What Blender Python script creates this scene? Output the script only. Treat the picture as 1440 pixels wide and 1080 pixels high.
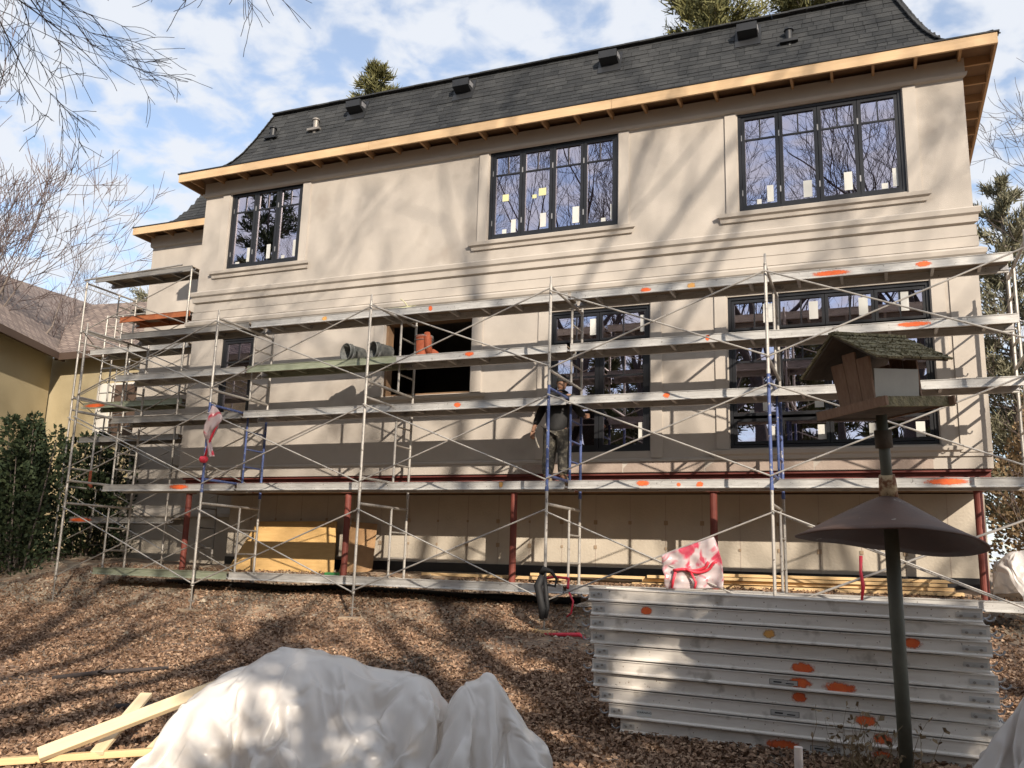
import bpy, math, random
import numpy as np
from mathutils import Vector, Matrix, Euler, noise
R = math.radians
rng = random.Random(7)
for o in list(bpy.data.objects): bpy.data.objects.remove(o)
scn = bpy.context.scene
C = scn.collection

# ------------------------------------------------------------------ camera
cam_d = bpy.data.cameras.new('camera'); cam = bpy.data.objects.new('camera', cam_d); C.objects.link(cam)
cam_d.sensor_width = 36; cam_d.lens = 36*1241.27/1440; cam_d.clip_end = 2000; cam_d.clip_start = .05
YAW, PITCH, ROLL = R(-22.4158), R(11.4382), R(1.6512)
cy, sy, cp, sp, cr, sr = math.cos(YAW), math.sin(YAW), math.cos(PITCH), math.sin(PITCH), math.cos(ROLL), math.sin(ROLL)
fw = Vector((sy*cp, cy*cp, sp)); rt = Vector((cy, -sy, 0)); up = rt.cross(fw)
r2 = rt*cr + up*sr; u2 = -rt*sr + up*cr
M = Matrix((( r2.x, u2.x, -fw.x, 13.404), (r2.y, u2.y, -fw.y, -11.706), (r2.z, u2.z, -fw.z, -.620), (0, 0, 0, 1)))
cam.matrix_world = M
scn.camera = cam

# ------------------------------------------------------------------ light
SUN = Vector((.85, -1, .65)).normalized()
SUN_EL = math.asin(SUN.z); SUN_AZ = math.atan2(SUN.x, SUN.y)
world = bpy.data.worlds.new('World'); scn.world = world; world.use_nodes = True
nt = world.node_tree; nt.nodes.clear()
def N(t, k, **kw):
    n = t.nodes.new(k)
    for a, b in kw.items(): setattr(n, a, b)
    return n
def L(t, a, b): t.links.new(a, b)
out = N(nt, 'ShaderNodeOutputWorld')
sky = N(nt, 'ShaderNodeTexSky'); sky.sky_type = 'NISHITA'; sky.sun_disc = False
sky.sun_elevation = SUN_EL; sky.sun_rotation = SUN_AZ; sky.air_density = 1.0; sky.dust_density = .6; sky.ozone_density = 1.5
bg = N(nt, 'ShaderNodeBackground'); bg.inputs['Strength'].default_value = .15
L(nt, sky.outputs[0], bg.inputs['Color'])
tc = N(nt, 'ShaderNodeTexCoord')
sx = N(nt, 'ShaderNodeSeparateXYZ'); L(nt, tc.outputs['Generated'], sx.inputs[0])
def mth(t, op, a, b=None, clamp=False):
    n = N(t, 'ShaderNodeMath', operation=op, use_clamp=clamp)
    for i, v in enumerate((a, b)):
        if v is None: continue
        if isinstance(v, (int, float)): n.inputs[i].default_value = v
        else: L(t, v, n.inputs[i])
    return n.outputs[0]
zz = mth(nt, 'ADD', mth(nt, 'MAXIMUM', sx.outputs[2], 0.0), .22)
cx = N(nt, 'ShaderNodeCombineXYZ')
L(nt, mth(nt, 'DIVIDE', sx.outputs[0], zz), cx.inputs[0]); L(nt, mth(nt, 'DIVIDE', sx.outputs[1], zz), cx.inputs[1])
n1 = N(nt, 'ShaderNodeTexNoise'); n1.inputs['Scale'].default_value = 13.0; n1.inputs['Detail'].default_value = 7; n1.inputs['Roughness'].default_value = .5; n1.inputs['Distortion'].default_value = .25
L(nt, cx.outputs[0], n1.inputs['Vector'])
n2 = N(nt, 'ShaderNodeTexNoise'); n2.inputs['Scale'].default_value = 1.3; n2.inputs['Detail'].default_value = 3
L(nt, cx.outputs[0], n2.inputs['Vector'])
dens = mth(nt, 'ADD', mth(nt, 'MULTIPLY', n1.outputs[0], .88), mth(nt, 'MULTIPLY', n2.outputs[0], .32))
mr = N(nt, 'ShaderNodeMapRange'); mr.interpolation_type = 'SMOOTHSTEP'
mr.inputs['From Min'].default_value = .45; mr.inputs['From Max'].default_value = .68; mr.inputs['To Min'].default_value = .26; mr.inputs['To Max'].default_value = .95
L(nt, dens, mr.inputs['Value'])
bgc = N(nt, 'ShaderNodeBackground'); bgc.inputs['Color'].default_value = (.90, .935, 1.0, 1); bgc.inputs['Strength'].default_value = .61
mx = N(nt, 'ShaderNodeMixShader'); L(nt, mr.outputs[0], mx.inputs[0]); L(nt, bg.outputs[0], mx.inputs[1]); L(nt, bgc.outputs[0], mx.inputs[2])
L(nt, mx.outputs[0], out.inputs['Surface'])
sd = bpy.data.lights.new('sun', 'SUN'); sd.energy = 4.4; sd.angle = R(.5); sd.color = (1, .88, .74)
so = bpy.data.objects.new('sun', sd); C.objects.link(so); so.rotation_euler = SUN.to_track_quat('Z', 'Y').to_euler(); so.location = (25, -25, 25)
scn.view_settings.view_transform = 'Standard'; scn.view_settings.look = 'None'
scn.view_settings.exposure = 0.66; scn.view_settings.gamma = 1.0
scn.render.engine = 'CYCLES'

# ------------------------------------------------------------------ draped plastic: let sheets fall over rough piles
def drape():
    made = []
    def collider(me, loc):
        o = bpy.data.objects.new('pile', me); C.objects.link(o); o.location = loc; o.modifiers.new('c', 'COLLISION')
        o.collision.thickness_outer = .012; o.collision.cloth_friction = 6; made.append(o)
    g = bpy.data.meshes.new('pile'); g.from_pydata([(-9, -9, 0), (9, -9, 0), (9, 9, 0), (-9, 9, 0)], [], [(0, 1, 2, 3)]); collider(g, (0, 0, 0))
    def ball(c, r, loc):
        vs, fs, n, m = [], [], 20, 12
        for j in range(m+1):
            for i in range(n):
                p = math.pi*(.02+.96*j/m); q = 2*math.pi*i/n; vs.append((c[0]+r[0]*math.sin(p)*math.cos(q), c[1]+r[1]*math.sin(p)*math.sin(q), c[2]-r[2]*math.cos(p)))
        fs = [(j*n+i, j*n+(i+1) % n, (j+1)*n+(i+1) % n, (j+1)*n+i) for j in range(m) for i in range(n)]+[tuple(range(m*n, m*n+n)), tuple(reversed(range(n)))]
        me = bpy.data.meshes.new('pile'); me.from_pydata(vs, [], fs); collider(me, loc)
    cloths = {}
    def sheet(k, nx_, ny_, sx_, sy_, h, seed, squash, loc, balls):
        for c, r in balls: ball(c, r, loc)
        vs = [((i/(nx_-1)-.5)*sx_, (j/(ny_-1)-.5)*sy_, 0) for j in range(ny_) for i in range(nx_)]
        me = bpy.data.meshes.new('film'); me.from_pydata(vs, [], [(j*nx_+i, j*nx_+i+1, (j+1)*nx_+i+1, (j+1)*nx_+i) for j in range(ny_-1) for i in range(nx_-1)])
        o = bpy.data.objects.new('film', me); C.objects.link(o); o.location = loc; made.append(o); cloths[k] = (o, nx_, ny_)
        o.shape_key_add(name='Basis'); kb = o.shape_key_add(name='start'); kb.value = 1
        for n, v in enumerate(vs):
            p = Vector((v[0], v[1], seed)); q = Vector((v[0]*squash, v[1]*squash, h))
            q.z += .30*noise.noise(p*1.7)+.11*noise.noise(p*3.7)+.02*noise.noise(p*8.1); q.x += .12*noise.noise(p*2.2+Vector((9, 0, 0))); q.y += .12*noise.noise(p*2.2+Vector((0, 9, 0))); kb.data[n].co = q
        md = o.modifiers.new('cloth', 'CLOTH'); t = md.settings; t.quality = 5; t.mass = .15
        t.tension_stiffness = t.compression_stiffness = t.shear_stiffness = 12; t.bending_stiffness = .12; t.air_damping = .4
        t.tension_damping = t.compression_damping = 8; t.bending_damping = .6; t.rest_shape_key = me.shape_keys.key_blocks[0]
        md.collision_settings.distance_min = .01; md.collision_settings.use_self_collision = True; md.collision_settings.self_distance_min = .008; md.collision_settings.collision_quality = 2
        md.point_cache.frame_start = 1; md.point_cache.frame_end = 56
    sheet('wide', 92, 86, 3.1, 3.0, 1.15, 1.3, .76, (0, 0, 0), [((-.10, 0, .1), (.54, .5, .66)), ((.2, .05, .1), (.44, .45, .62)), ((-.55, -.12, 0), (.28, .5, .56)), ((.80, -.02, .05), (.24, .36, .56)), ((.42, -.05, 0), (.4, .5, .42))])
    sheet('peak', 58, 58, 2.2, 2.2, 1.0, 4.4, .70, (4, 0, 0), [((-.13, 0, 0), (.25, .28, .60)), ((-.04, 0, .2), (.11, .14, .46)), ((.17, -.02, 0), (.20, .25, .34))])
    sheet('lump', 56, 56, 2.4, 2.4, .95, 7.7, .70, (-4, 0, 0), [((0, 0, 0), (.30, .3, .50)), ((-.22, -.12, 0), (.24, .24, .26)), ((.3, .1, .1), (.3, .3, .5))])
    scn.frame_start = 1; scn.frame_end = 56
    for f in range(1, 57): scn.frame_set(f)
    dg = bpy.context.evaluated_depsgraph_get(); res = {}
    for k, (o, nx_, ny_) in cloths.items():
        me = o.evaluated_get(dg).to_mesh(); res[k] = ([tuple(v.co) for v in me.vertices], nx_, ny_)
    for o in made:
        me = o.data; bpy.data.objects.remove(o); bpy.data.meshes.remove(me)
    scn.frame_set(1); scn.frame_end = 1
    return res
DRAPED = drape()

# ------------------------------------------------------------------ materials
def specks(m, sc=38, lo=.60, hi=.66, col=(.10, .085, .07)):
    t = m.node_tree; b = t.nodes['Principled BSDF']; src = b.inputs['Base Color'].links[0].from_socket
    tcn = N(t, 'ShaderNodeNewGeometry'); nz = N(t, 'ShaderNodeTexNoise'); nz.inputs['Scale'].default_value = sc; nz.inputs['Detail'].default_value = 3; L(t, tcn.outputs['Position'], nz.inputs['Vector'])
    mr_ = N(t, 'ShaderNodeMapRange'); mr_.inputs['From Min'].default_value = lo; mr_.inputs['From Max'].default_value = hi; mr_.inputs['To Max'].default_value = .8; L(t, nz.outputs[0], mr_.inputs['Value'])
    mx_ = N(t, 'ShaderNodeMix', data_type='RGBA'); L(t, mr_.outputs[0], mx_.inputs[0]); L(t, src, mx_.inputs[6]); mx_.inputs[7].default_value = (*col, 1); L(t, mx_.outputs[2], b.inputs['Base Color'])
def mat(name, col, rough=.8, metal=0., col2=None, scale=6., amt=.5, bump=0., bscale=40., detail=6., stretch=None, spec=None, island=None, col3=None):
    m = bpy.data.materials.new(name); m.use_nodes = True; t = m.node_tree
    b = t.nodes['Principled BSDF']; b.inputs['Roughness'].default_value = rough; b.inputs['Metallic'].default_value = metal
    if spec is not None: b.inputs['Specular IOR Level'].default_value = spec
    g = N(t, 'ShaderNodeNewGeometry'); tcn = N(t, 'ShaderNodeTexCoord')
    vec = g.outputs['Position'] if stretch is None else None
    if stretch is not None:
        mp = N(t, 'ShaderNodeMapping'); mp.inputs['Scale'].default_value = stretch; L(t, tcn.outputs['Object'], mp.inputs['Vector']); vec = mp.outputs[0]
    c = (*col, 1)
    if col2 is not None:
        nz = N(t, 'ShaderNodeTexNoise'); nz.inputs['Scale'].default_value = scale; nz.inputs['Detail'].default_value = detail; nz.inputs['Roughness'].default_value = .6
        L(t, vec, nz.inputs['Vector'])
        rp = N(t, 'ShaderNodeValToRGB'); rp.color_ramp.elements[0].position = .5-amt/2; rp.color_ramp.elements[1].position = .5+amt/2
        rp.color_ramp.elements[0].color = c; rp.color_ramp.elements[1].color = (*col2, 1)
        if col3 is not None:
            e = rp.color_ramp.elements.new(.5); e.color = (*col3, 1)
        src = nz.outputs[0]
        if island is not None:
            oi = N(t, 'ShaderNodeObjectInfo'); src = mth(t, 'ADD', mth(t, 'MULTIPLY', nz.outputs[0], 1-island), mth(t, 'MULTIPLY', mth(t, 'FRACT', mth(t, 'ADD', g.outputs['Random Per Island'], oi.outputs['Random'])), island))
        L(t, src, rp.inputs[0]); L(t, rp.outputs[0], b.inputs['Base Color'])
    else: b.inputs['Base Color'].default_value = c
    if bump > 0:
        nb = N(t, 'ShaderNodeTexNoise'); nb.inputs['Scale'].default_value = bscale; nb.inputs['Detail'].default_value = 5
        L(t, vec, nb.inputs['Vector'])
        bp = N(t, 'ShaderNodeBump'); bp.inputs['Strength'].default_value = bump; bp.inputs['Distance'].default_value = .02
        L(t, nb.outputs[0], bp.inputs['Height']); L(t, bp.outputs[0], b.inputs['Normal'])
    return m
MT = {}
MT['stucco'] = mat('stucco', (.385, .35, .308), .92, col2=(.51, .465, .412), scale=1.5, amt=.62, bump=.25, bscale=90, detail=9)
MT['trim'] = mat('stucco_trim', (.435, .395, .348), .9, col2=(.50, .455, .40), scale=2.5, amt=.7, bump=.12, bscale=120)
MT['concrete'] = mat('concrete', (.40, .355, .29), .93, col2=(.54, .485, .40), scale=1.3, amt=.6, bump=.3, bscale=25)
MT['parging'] = mat('parging', (.30, .235, .20), .93, col2=(.40, .33, .28), scale=1.6, amt=.4, bump=.3, bscale=30)
MT['shingle'] = mat('asphalt_shingle', (.018, .020, .022), .9, col2=(.050, .052, .053), scale=4.5, amt=.8, bump=.5, bscale=160, detail=4, island=.55)
MT['roofdeck'] = mat('roof_felt', (.025, .026, .028), .9)
MT['fascia'] = mat('raw_pine', (.52, .35, .19), .75, col2=(.66, .47, .28), scale=2.0, amt=.6, bump=.1, stretch=(.6, 8, 8))
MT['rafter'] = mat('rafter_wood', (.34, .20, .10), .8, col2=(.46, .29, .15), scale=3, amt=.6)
MT['sheath'] = mat('roof_sheathing', (.17, .10, .055), .85, col2=(.25, .155, .085), scale=7, amt=.6)
MT['black'] = mat('black_frame', (.012, .013, .016), .38, col2=(.02, .021, .024), scale=5)
MT['white'] = mat('white_sticker', (.62, .62, .58), .6)
MT['yellow_note'] = mat('yellow_note', (.62, .60, .33), .7)
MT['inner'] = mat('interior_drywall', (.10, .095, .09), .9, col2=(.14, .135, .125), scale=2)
MT['floor_in'] = mat('interior_subfloor', (.22, .15, .085), .8, col2=(.30, .21, .12), scale=3)
MT['stud'] = mat('stud_wood', (.50, .33, .17), .75, col2=(.62, .44, .25), scale=4)
MT['galv'] = mat('galvanised_pipe', (.36, .34, .31), .5, metal=.5, col2=(.54, .51, .465), scale=9, amt=.6, bump=.1, bscale=70)
MT['bluepipe'] = mat('blue_painted_pipe', (.035, .06, .19), .5, metal=.1, col2=(.10, .14, .30), scale=16, amt=.5)
MT['dkpipe'] = mat('dull_steel_pipe', (.24, .22, .20), .55, metal=.5, col2=(.36, .33, .29), scale=9, amt=.6)
MT['alu'] = mat('aluminium_rail', (.38, .37, .35), .45, metal=.35, col2=(.66, .65, .62), scale=5, amt=.6, bump=.06, bscale=40, stretch=(1, 3, 6))
MT['alu_stack'] = mat('aluminium_plank', (.66, .61, .545), .45, metal=.15, col2=(.82, .77, .70), scale=4, amt=.55, bump=.08, bscale=30, stretch=(.8, 3, 5))
MT['alu_green'] = mat('greenish_rail', (.20, .23, .15), .6, metal=.25, col2=(.36, .38, .29), scale=6, amt=.5, stretch=(1, 3, 6))
MT['alu_dark'] = mat('dull_rail', (.20, .19, .175), .55, metal=.35, col2=(.36, .345, .32), scale=5, amt=.6, stretch=(1, 3, 6))
MT['deck'] = mat('plank_deck', (.17, .13, .095), .85, col2=(.30, .25, .19), scale=5, amt=.6, stretch=(.7, 8, 8))
def spraymat(name, c1, c2):
    m = mat(name, c1, .7, col2=c2, scale=30, amt=.7); t = m.node_tree; b = t.nodes['Principled BSDF']; tcn = N(t, 'ShaderNodeTexCoord')
    vm = N(t, 'ShaderNodeVectorMath', operation='SUBTRACT'); L(t, tcn.outputs['Generated'], vm.inputs[0]); vm.inputs[1].default_value = (.5, 0, .5)
    s_ = N(t, 'ShaderNodeSeparateXYZ'); L(t, vm.outputs[0], s_.inputs[0])
    rr_ = mth(t, 'SQRT', mth(t, 'ADD', mth(t, 'POWER', mth(t, 'ABSOLUTE', s_.outputs[0]), 2.0), mth(t, 'POWER', mth(t, 'ABSOLUTE', s_.outputs[2]), 2.0)))
    g = N(t, 'ShaderNodeNewGeometry'); nz = N(t, 'ShaderNodeTexNoise'); nz.inputs['Scale'].default_value = 34; nz.inputs['Detail'].default_value = 8; nz.inputs['Roughness'].default_value = .7; L(t, g.outputs['Position'], nz.inputs['Vector'])
    mr_ = N(t, 'ShaderNodeMapRange'); mr_.inputs['From Min'].default_value = .47; mr_.inputs['From Max'].default_value = .28; L(t, mth(t, 'ADD', rr_, mth(t, 'MULTIPLY', mth(t, 'SUBTRACT', nz.outputs[0], .5), .55)), mr_.inputs['Value'])
    L(t, mr_.outputs[0], b.inputs['Alpha']); return m
MT['orange'] = spraymat('orange_spray', (.66, .085, .018), (.80, .17, .04))
MT['amber'] = spraymat('amber_spray', (.70, .30, .05), (.62, .40, .15))
MT['rustrail'] = mat('rust_orange_rail', (.30, .085, .03), .65, col2=(.42, .15, .06), scale=5)
MT['beam'] = mat('red_oxide_shaded', (.10, .022, .018), .65, col2=(.17, .04, .03), scale=8)  # red oxide of the posts, darkened because the beam sits in shade
MT['redsteel'] = mat('red_oxide_steel', (.135, .03, .022), .65, col2=(.23, .06, .042), scale=8, amt=.6)
MT['ply'] = mat('form_plywood', (.50, .31, .115), .7, col2=(.66, .43, .18), scale=3, amt=.6, bump=.08, stretch=(1.2, 7, 7))
MT['ply_edge'] = mat('plywood_brown', (.33, .19, .09), .8, col2=(.45, .28, .14), scale=5)
MT['pine'] = mat('lumber', (.60, .41, .20), .75, col2=(.74, .54, .30), scale=3, amt=.6, bump=.1, stretch=(.7, 9, 9))
MT['palepine'] = mat('pale_lumber', (.62, .48, .29), .75, col2=(.74, .60, .40), scale=3, amt=.6, bump=.1, stretch=(.7, 9, 9))
MT['oldwood'] = mat('weathered_board', (.26, .19, .13), .9, col2=(.38, .29, .20), scale=5, amt=.6)
MT['feedwood'] = mat('feeder_wood', (.20, .11, .065), .85, col2=(.34, .21, .13), scale=7, amt=.6, bump=.35, bscale=30, stretch=(6, 6, 1.5))
MT['darkwood'] = mat('dark_wood', (.075, .06, .045), .9, col2=(.14, .11, .08), scale=12, amt=.6, bump=.3)
MT['moss'] = mat('mossy_shingle', (.12, .115, .045), .97, col2=(.38, .33, .17), scale=22, amt=.5, bump=1.0, bscale=60, col3=(.21, .175, .10))
MT['plexi'] = mat('cloudy_plastic', (.30, .26, .20), .35, col2=(.38, .33, .26), scale=6)
MT['cone'] = mat('rusty_sheet', (.060, .043, .037), .62, metal=.1, col2=(.15, .08, .055), scale=3.5, amt=.8, bump=.1, bscale=50, detail=9)
MT['post'] = mat('green_grey_pipe', (.085, .092, .07), .6, col2=(.14, .14, .11), scale=9, amt=.6)
MT['collar'] = mat('flaking_paint', (.62, .47, .28), .8, col2=(.22, .09, .04), scale=20, amt=.15)
MT['vent'] = mat('black_vent', (.02, .021, .023), .5)
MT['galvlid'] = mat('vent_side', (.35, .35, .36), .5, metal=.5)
MT['bucket'] = mat('dark_pail', (.035, .042, .045), .6, col2=(.20, .205, .195), scale=14, amt=.45)
MT['mortar'] = mat('dry_mortar', (.34, .29, .24), .95, col2=(.45, .39, .32), scale=20, bump=.4)
MT['orangecoat'] = mat('orange_slurry', (.26, .05, .02), .75, col2=(.45, .12, .05), scale=18, amt=.6, bump=.3)
MT['rope'] = mat('pale_rope', (.62, .60, .38), .9)
MT['harness'] = mat('black_webbing', (.012, .012, .013), .7)
MT['red'] = mat('red_plastic', (.62, .02, .045), .5, col2=(.70, .06, .09), scale=10)
MT['litter'] = mat('plaster_crumbs', (.46, .42, .35), .9)
MT['green'] = mat('green_scrap', (.04, .20, .06), .7)
MT['jacket'] = mat('dark_jacket', (.012, .012, .013), .9, col2=(.03, .03, .03), scale=8, bump=.3, bscale=20)
MT['camo'] = mat('splattered_trousers', (.025, .022, .018), .9, col2=(.20, .18, .14), scale=16, amt=.34, bump=.3, bscale=20, col3=(.055, .05, .04))
MT['skin'] = mat('skin', (.36, .20, .13), .6)
MT['boot'] = mat('dusty_boot', (.34, .27, .16), .85, col2=(.42, .36, .26), scale=20)
MT['bark'] = mat('bark', (.13, .105, .09), .95, col2=(.21, .175, .15), scale=7, amt=.6, bump=.4, bscale=20)
MT['twig'] = mat('twig', (.085, .06, .055), .9, col2=(.13, .095, .088), scale=3)
MT['darkbark'] = mat('dark_bark', (.045, .036, .035), .95, col2=(.08, .065, .06), scale=5)
MT['yew'] = mat('dark_evergreen', (.012, .028, .010), .8, col2=(.055, .075, .028), scale=2.2, amt=.6, island=.5)
MT['conif'] = mat('pine_needles', (.045, .055, .02), .8, col2=(.16, .15, .055), scale=1.2, amt=.7, island=.5)
MT['conif_gold'] = mat('golden_needles', (.05, .06, .02), .8, col2=(.20, .185, .065), scale=1.2, amt=.7, island=.5)
MT['conif_grey'] = mat('greyish_needles', (.10, .105, .06), .85, col2=(.27, .25, .17), scale=1.2, amt=.7, island=.5)
MT['rust_leaf'] = mat('russet_leaf', (.16, .045, .018), .85, col2=(.30, .10, .04), scale=3, amt=.6, island=.5)
MT['dryleaf'] = mat('dry_leaf', (.11, .065, .04), .9, col2=(.47, .325, .215), scale=3, amt=.95, island=.85, col3=(.26, .155, .095))
MT['weed'] = mat('dry_weed', (.16, .11, .06), .9, col2=(.28, .20, .11), scale=5)
MT['nbwall'] = mat('ochre_render', (.33, .275, .165), .95, col2=(.44, .37, .23), scale=.5, amt=.6, bump=.2, bscale=30)
MT['shutter'] = mat('white_shutter', (.62, .60, .55), .6)
MT['nbtrim'] = mat('dark_brown_trim', (.085, .055, .04), .7)
MT['pvc'] = mat('pvc_pipe', (.62, .55, .50), .5)
specks(MT['alu'], 30, .66, .74); specks(MT['alu_stack'], 34, .69, .75); specks(MT['alu_stack'], 7, .60, .74, (.36, .32, .27)); specks(MT['galv'], 22, .62, .70); specks(MT['bluepipe'], 18, .62, .66, (.45, .43, .40)); specks(MT['cone'], 11, .70, .74, (.34, .30, .26)); specks(MT['stucco'], 1.3, .58, .75, (.33, .29, .25))
# neighbour roof: shingle courses too far to part
def brickmat(name, c1, c2, c3, sc):
    m = bpy.data.materials.new(name); m.use_nodes = True; t = m.node_tree; b = t.nodes['Principled BSDF']; b.inputs['Roughness'].default_value = .95
    tcn = N(t, 'ShaderNodeTexCoord'); bk = N(t, 'ShaderNodeTexBrick'); bk.inputs['Scale'].default_value = sc
    bk.inputs['Color1'].default_value = (*c1, 1); bk.inputs['Color2'].default_value = (*c2, 1); bk.inputs['Mortar'].default_value = (*c3, 1)
    bk.inputs['Mortar Size'].default_value = .03; bk.inputs['Brick Width'].default_value = .32; bk.inputs['Row Height'].default_value = .14; bk.inputs['Bias'].default_value = -.1
    L(t, tcn.outputs['UV'], bk.inputs['Vector'])
    nz = N(t, 'ShaderNodeTexNoise'); nz.inputs['Scale'].default_value = 3; nz.inputs['Detail'].default_value = 5; L(t, tcn.outputs['UV'], nz.inputs['Vector'])
    mxx = N(t, 'ShaderNodeMix', data_type='RGBA', blend_type='MULTIPLY'); mxx.inputs[0].default_value = .55
    rp = N(t, 'ShaderNodeValToRGB'); rp.color_ramp.elements[0].color = (.55, .55, .55, 1); rp.color_ramp.elements[1].color = (1.3, 1.3, 1.3, 1); rp.color_ramp.elements[0].position = .35; rp.color_ramp.elements[1].position = .65
    L(t, nz.outputs[0], rp.inputs[0]); L(t, bk.outputs[0], mxx.inputs[6]); L(t, rp.outputs[0], mxx.inputs[7]); L(t, mxx.outputs[2], b.inputs['Base Color'])
    return m
MT['nbroof'] = brickmat('brown_shingle_roof', (.20, .155, .13), (.34, .27, .225), (.12, .09, .08), 1.0)
# glass with a reflective coating
def glassmat(name, refl, tint, tr):
    m = bpy.data.materials.new(name); m.use_nodes = True; t = m.node_tree; t.nodes.clear(); o = N(t, 'ShaderNodeOutputMaterial')
    gl = N(t, 'ShaderNodeBsdfGlossy'); gl.inputs['Roughness'].default_value = .004; gl.inputs['Color'].default_value = (*tint, 1)
    nz = N(t, 'ShaderNodeTexNoise'); nz.inputs['Scale'].default_value = 1.7; nz.inputs['Detail'].default_value = 1
    g = N(t, 'ShaderNodeNewGeometry'); L(t, g.outputs['Position'], nz.inputs['Vector'])
    bp = N(t, 'ShaderNodeBump'); bp.inputs['Strength'].default_value = .018; bp.inputs['Distance'].default_value = .05; L(t, nz.outputs[0], bp.inputs['Height']); L(t, bp.outputs[0], gl.inputs['Normal'])
    trn = N(t, 'ShaderNodeBsdfTransparent'); trn.inputs['Color'].default_value = (*tr, 1)
    lw = N(t, 'ShaderNodeLayerWeight'); lw.inputs['Blend'].default_value = .25
    f = mth(t, 'ADD', mth(t, 'MULTIPLY', lw.outputs['Fresnel'], .5), refl, True)
    ms = N(t, 'ShaderNodeMixShader'); L(t, f, ms.inputs[0]); L(t, trn.outputs[0], ms.inputs[1]); L(t, gl.outputs[0], ms.inputs[2]); L(t, ms.outputs[0], o.inputs['Surface'])
    return m
MT['glass'] = glassmat('coated_glass', .48, (.93, .86, .98), (.62, .62, .60))
# thin plastic film
def filmmat(name, col, alpha, trans, rough=.26, print_col=None):
    m = bpy.data.materials.new(name); m.use_nodes = True; t = m.node_tree; b = t.nodes['Principled BSDF']; o = t.nodes['Material Output']
    b.inputs['Base Color'].default_value = (*col, 1); b.inputs['Roughness'].default_value = rough
    g = N(t, 'ShaderNodeNewGeometry')
    nb = N(t, 'ShaderNodeTexNoise'); nb.inputs['Scale'].default_value = 3.4; nb.inputs['Detail'].default_value = 8; nb.inputs['Distortion'].default_value = .9; nb.noise_type = 'RIDGED_MULTIFRACTAL'
    L(t, g.outputs['Position'], nb.inputs['Vector'])
    bp = N(t, 'ShaderNodeBump'); bp.inputs['Strength'].default_value = .85; bp.inputs['Distance'].default_value = .05; L(t, nb.outputs[0], bp.inputs['Height']); L(t, bp.outputs[0], b.inputs['Normal'])
    tl = N(t, 'ShaderNodeBsdfTranslucent'); tl.inputs['Color'].default_value = (*col, 1)
    if print_col is not None:
        nz = N(t, 'ShaderNodeTexNoise'); nz.inputs['Scale'].default_value = 3.2; nz.inputs['Detail'].default_value = 3; nz.inputs['Distortion'].default_value = 1.0; L(t, g.outputs['Position'], nz.inputs['Vector'])
        rp = N(t, 'ShaderNodeValToRGB'); rp.color_ramp.elements[0].position = .50; rp.color_ramp.elements[1].position = .58
        rp.color_ramp.elements[0].color = (*col, 1); rp.color_ramp.elements[1].color = (*print_col, 1)
        L(t, nz.outputs[0], rp.inputs[0]); L(t, rp.outputs[0], b.inputs['Base Color']); L(t, rp.outputs[0], tl.inputs['Color'])
    m1 = N(t, 'ShaderNodeMixShader'); m1.inputs[0].default_value = trans; L(t, b.outputs[0], m1.inputs[1]); L(t, tl.outputs[0], m1.inputs[2])
    tp = N(t, 'ShaderNodeBsdfTransparent'); m2 = N(t, 'ShaderNodeMixShader'); m2.inputs[0].default_value = alpha; L(t, tp.outputs[0], m2.inputs[1]); L(t, m1.outputs[0], m2.inputs[2])
    L(t, m2.outputs[0], o.inputs['Surface']); return m
MT['film'] = filmmat('white_poly_sheeting', (.92, .875, .82), .96, .34)
MT['film2'] = filmmat('greyish_poly_sheeting', (.80, .755, .71), .95, .28)
MT['bagfilm'] = filmmat('printed_bag_film', (.74, .66, .67), .72, .35, print_col=(.70, .09, .16))
MT['hungfilm'] = filmmat('hung_bag_film', (.70, .60, .60), .55, .35, print_col=(.72, .07, .12))
MT['clearfilm'] = filmmat('clear_film', (.62, .58, .54), .45, .35)

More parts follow.
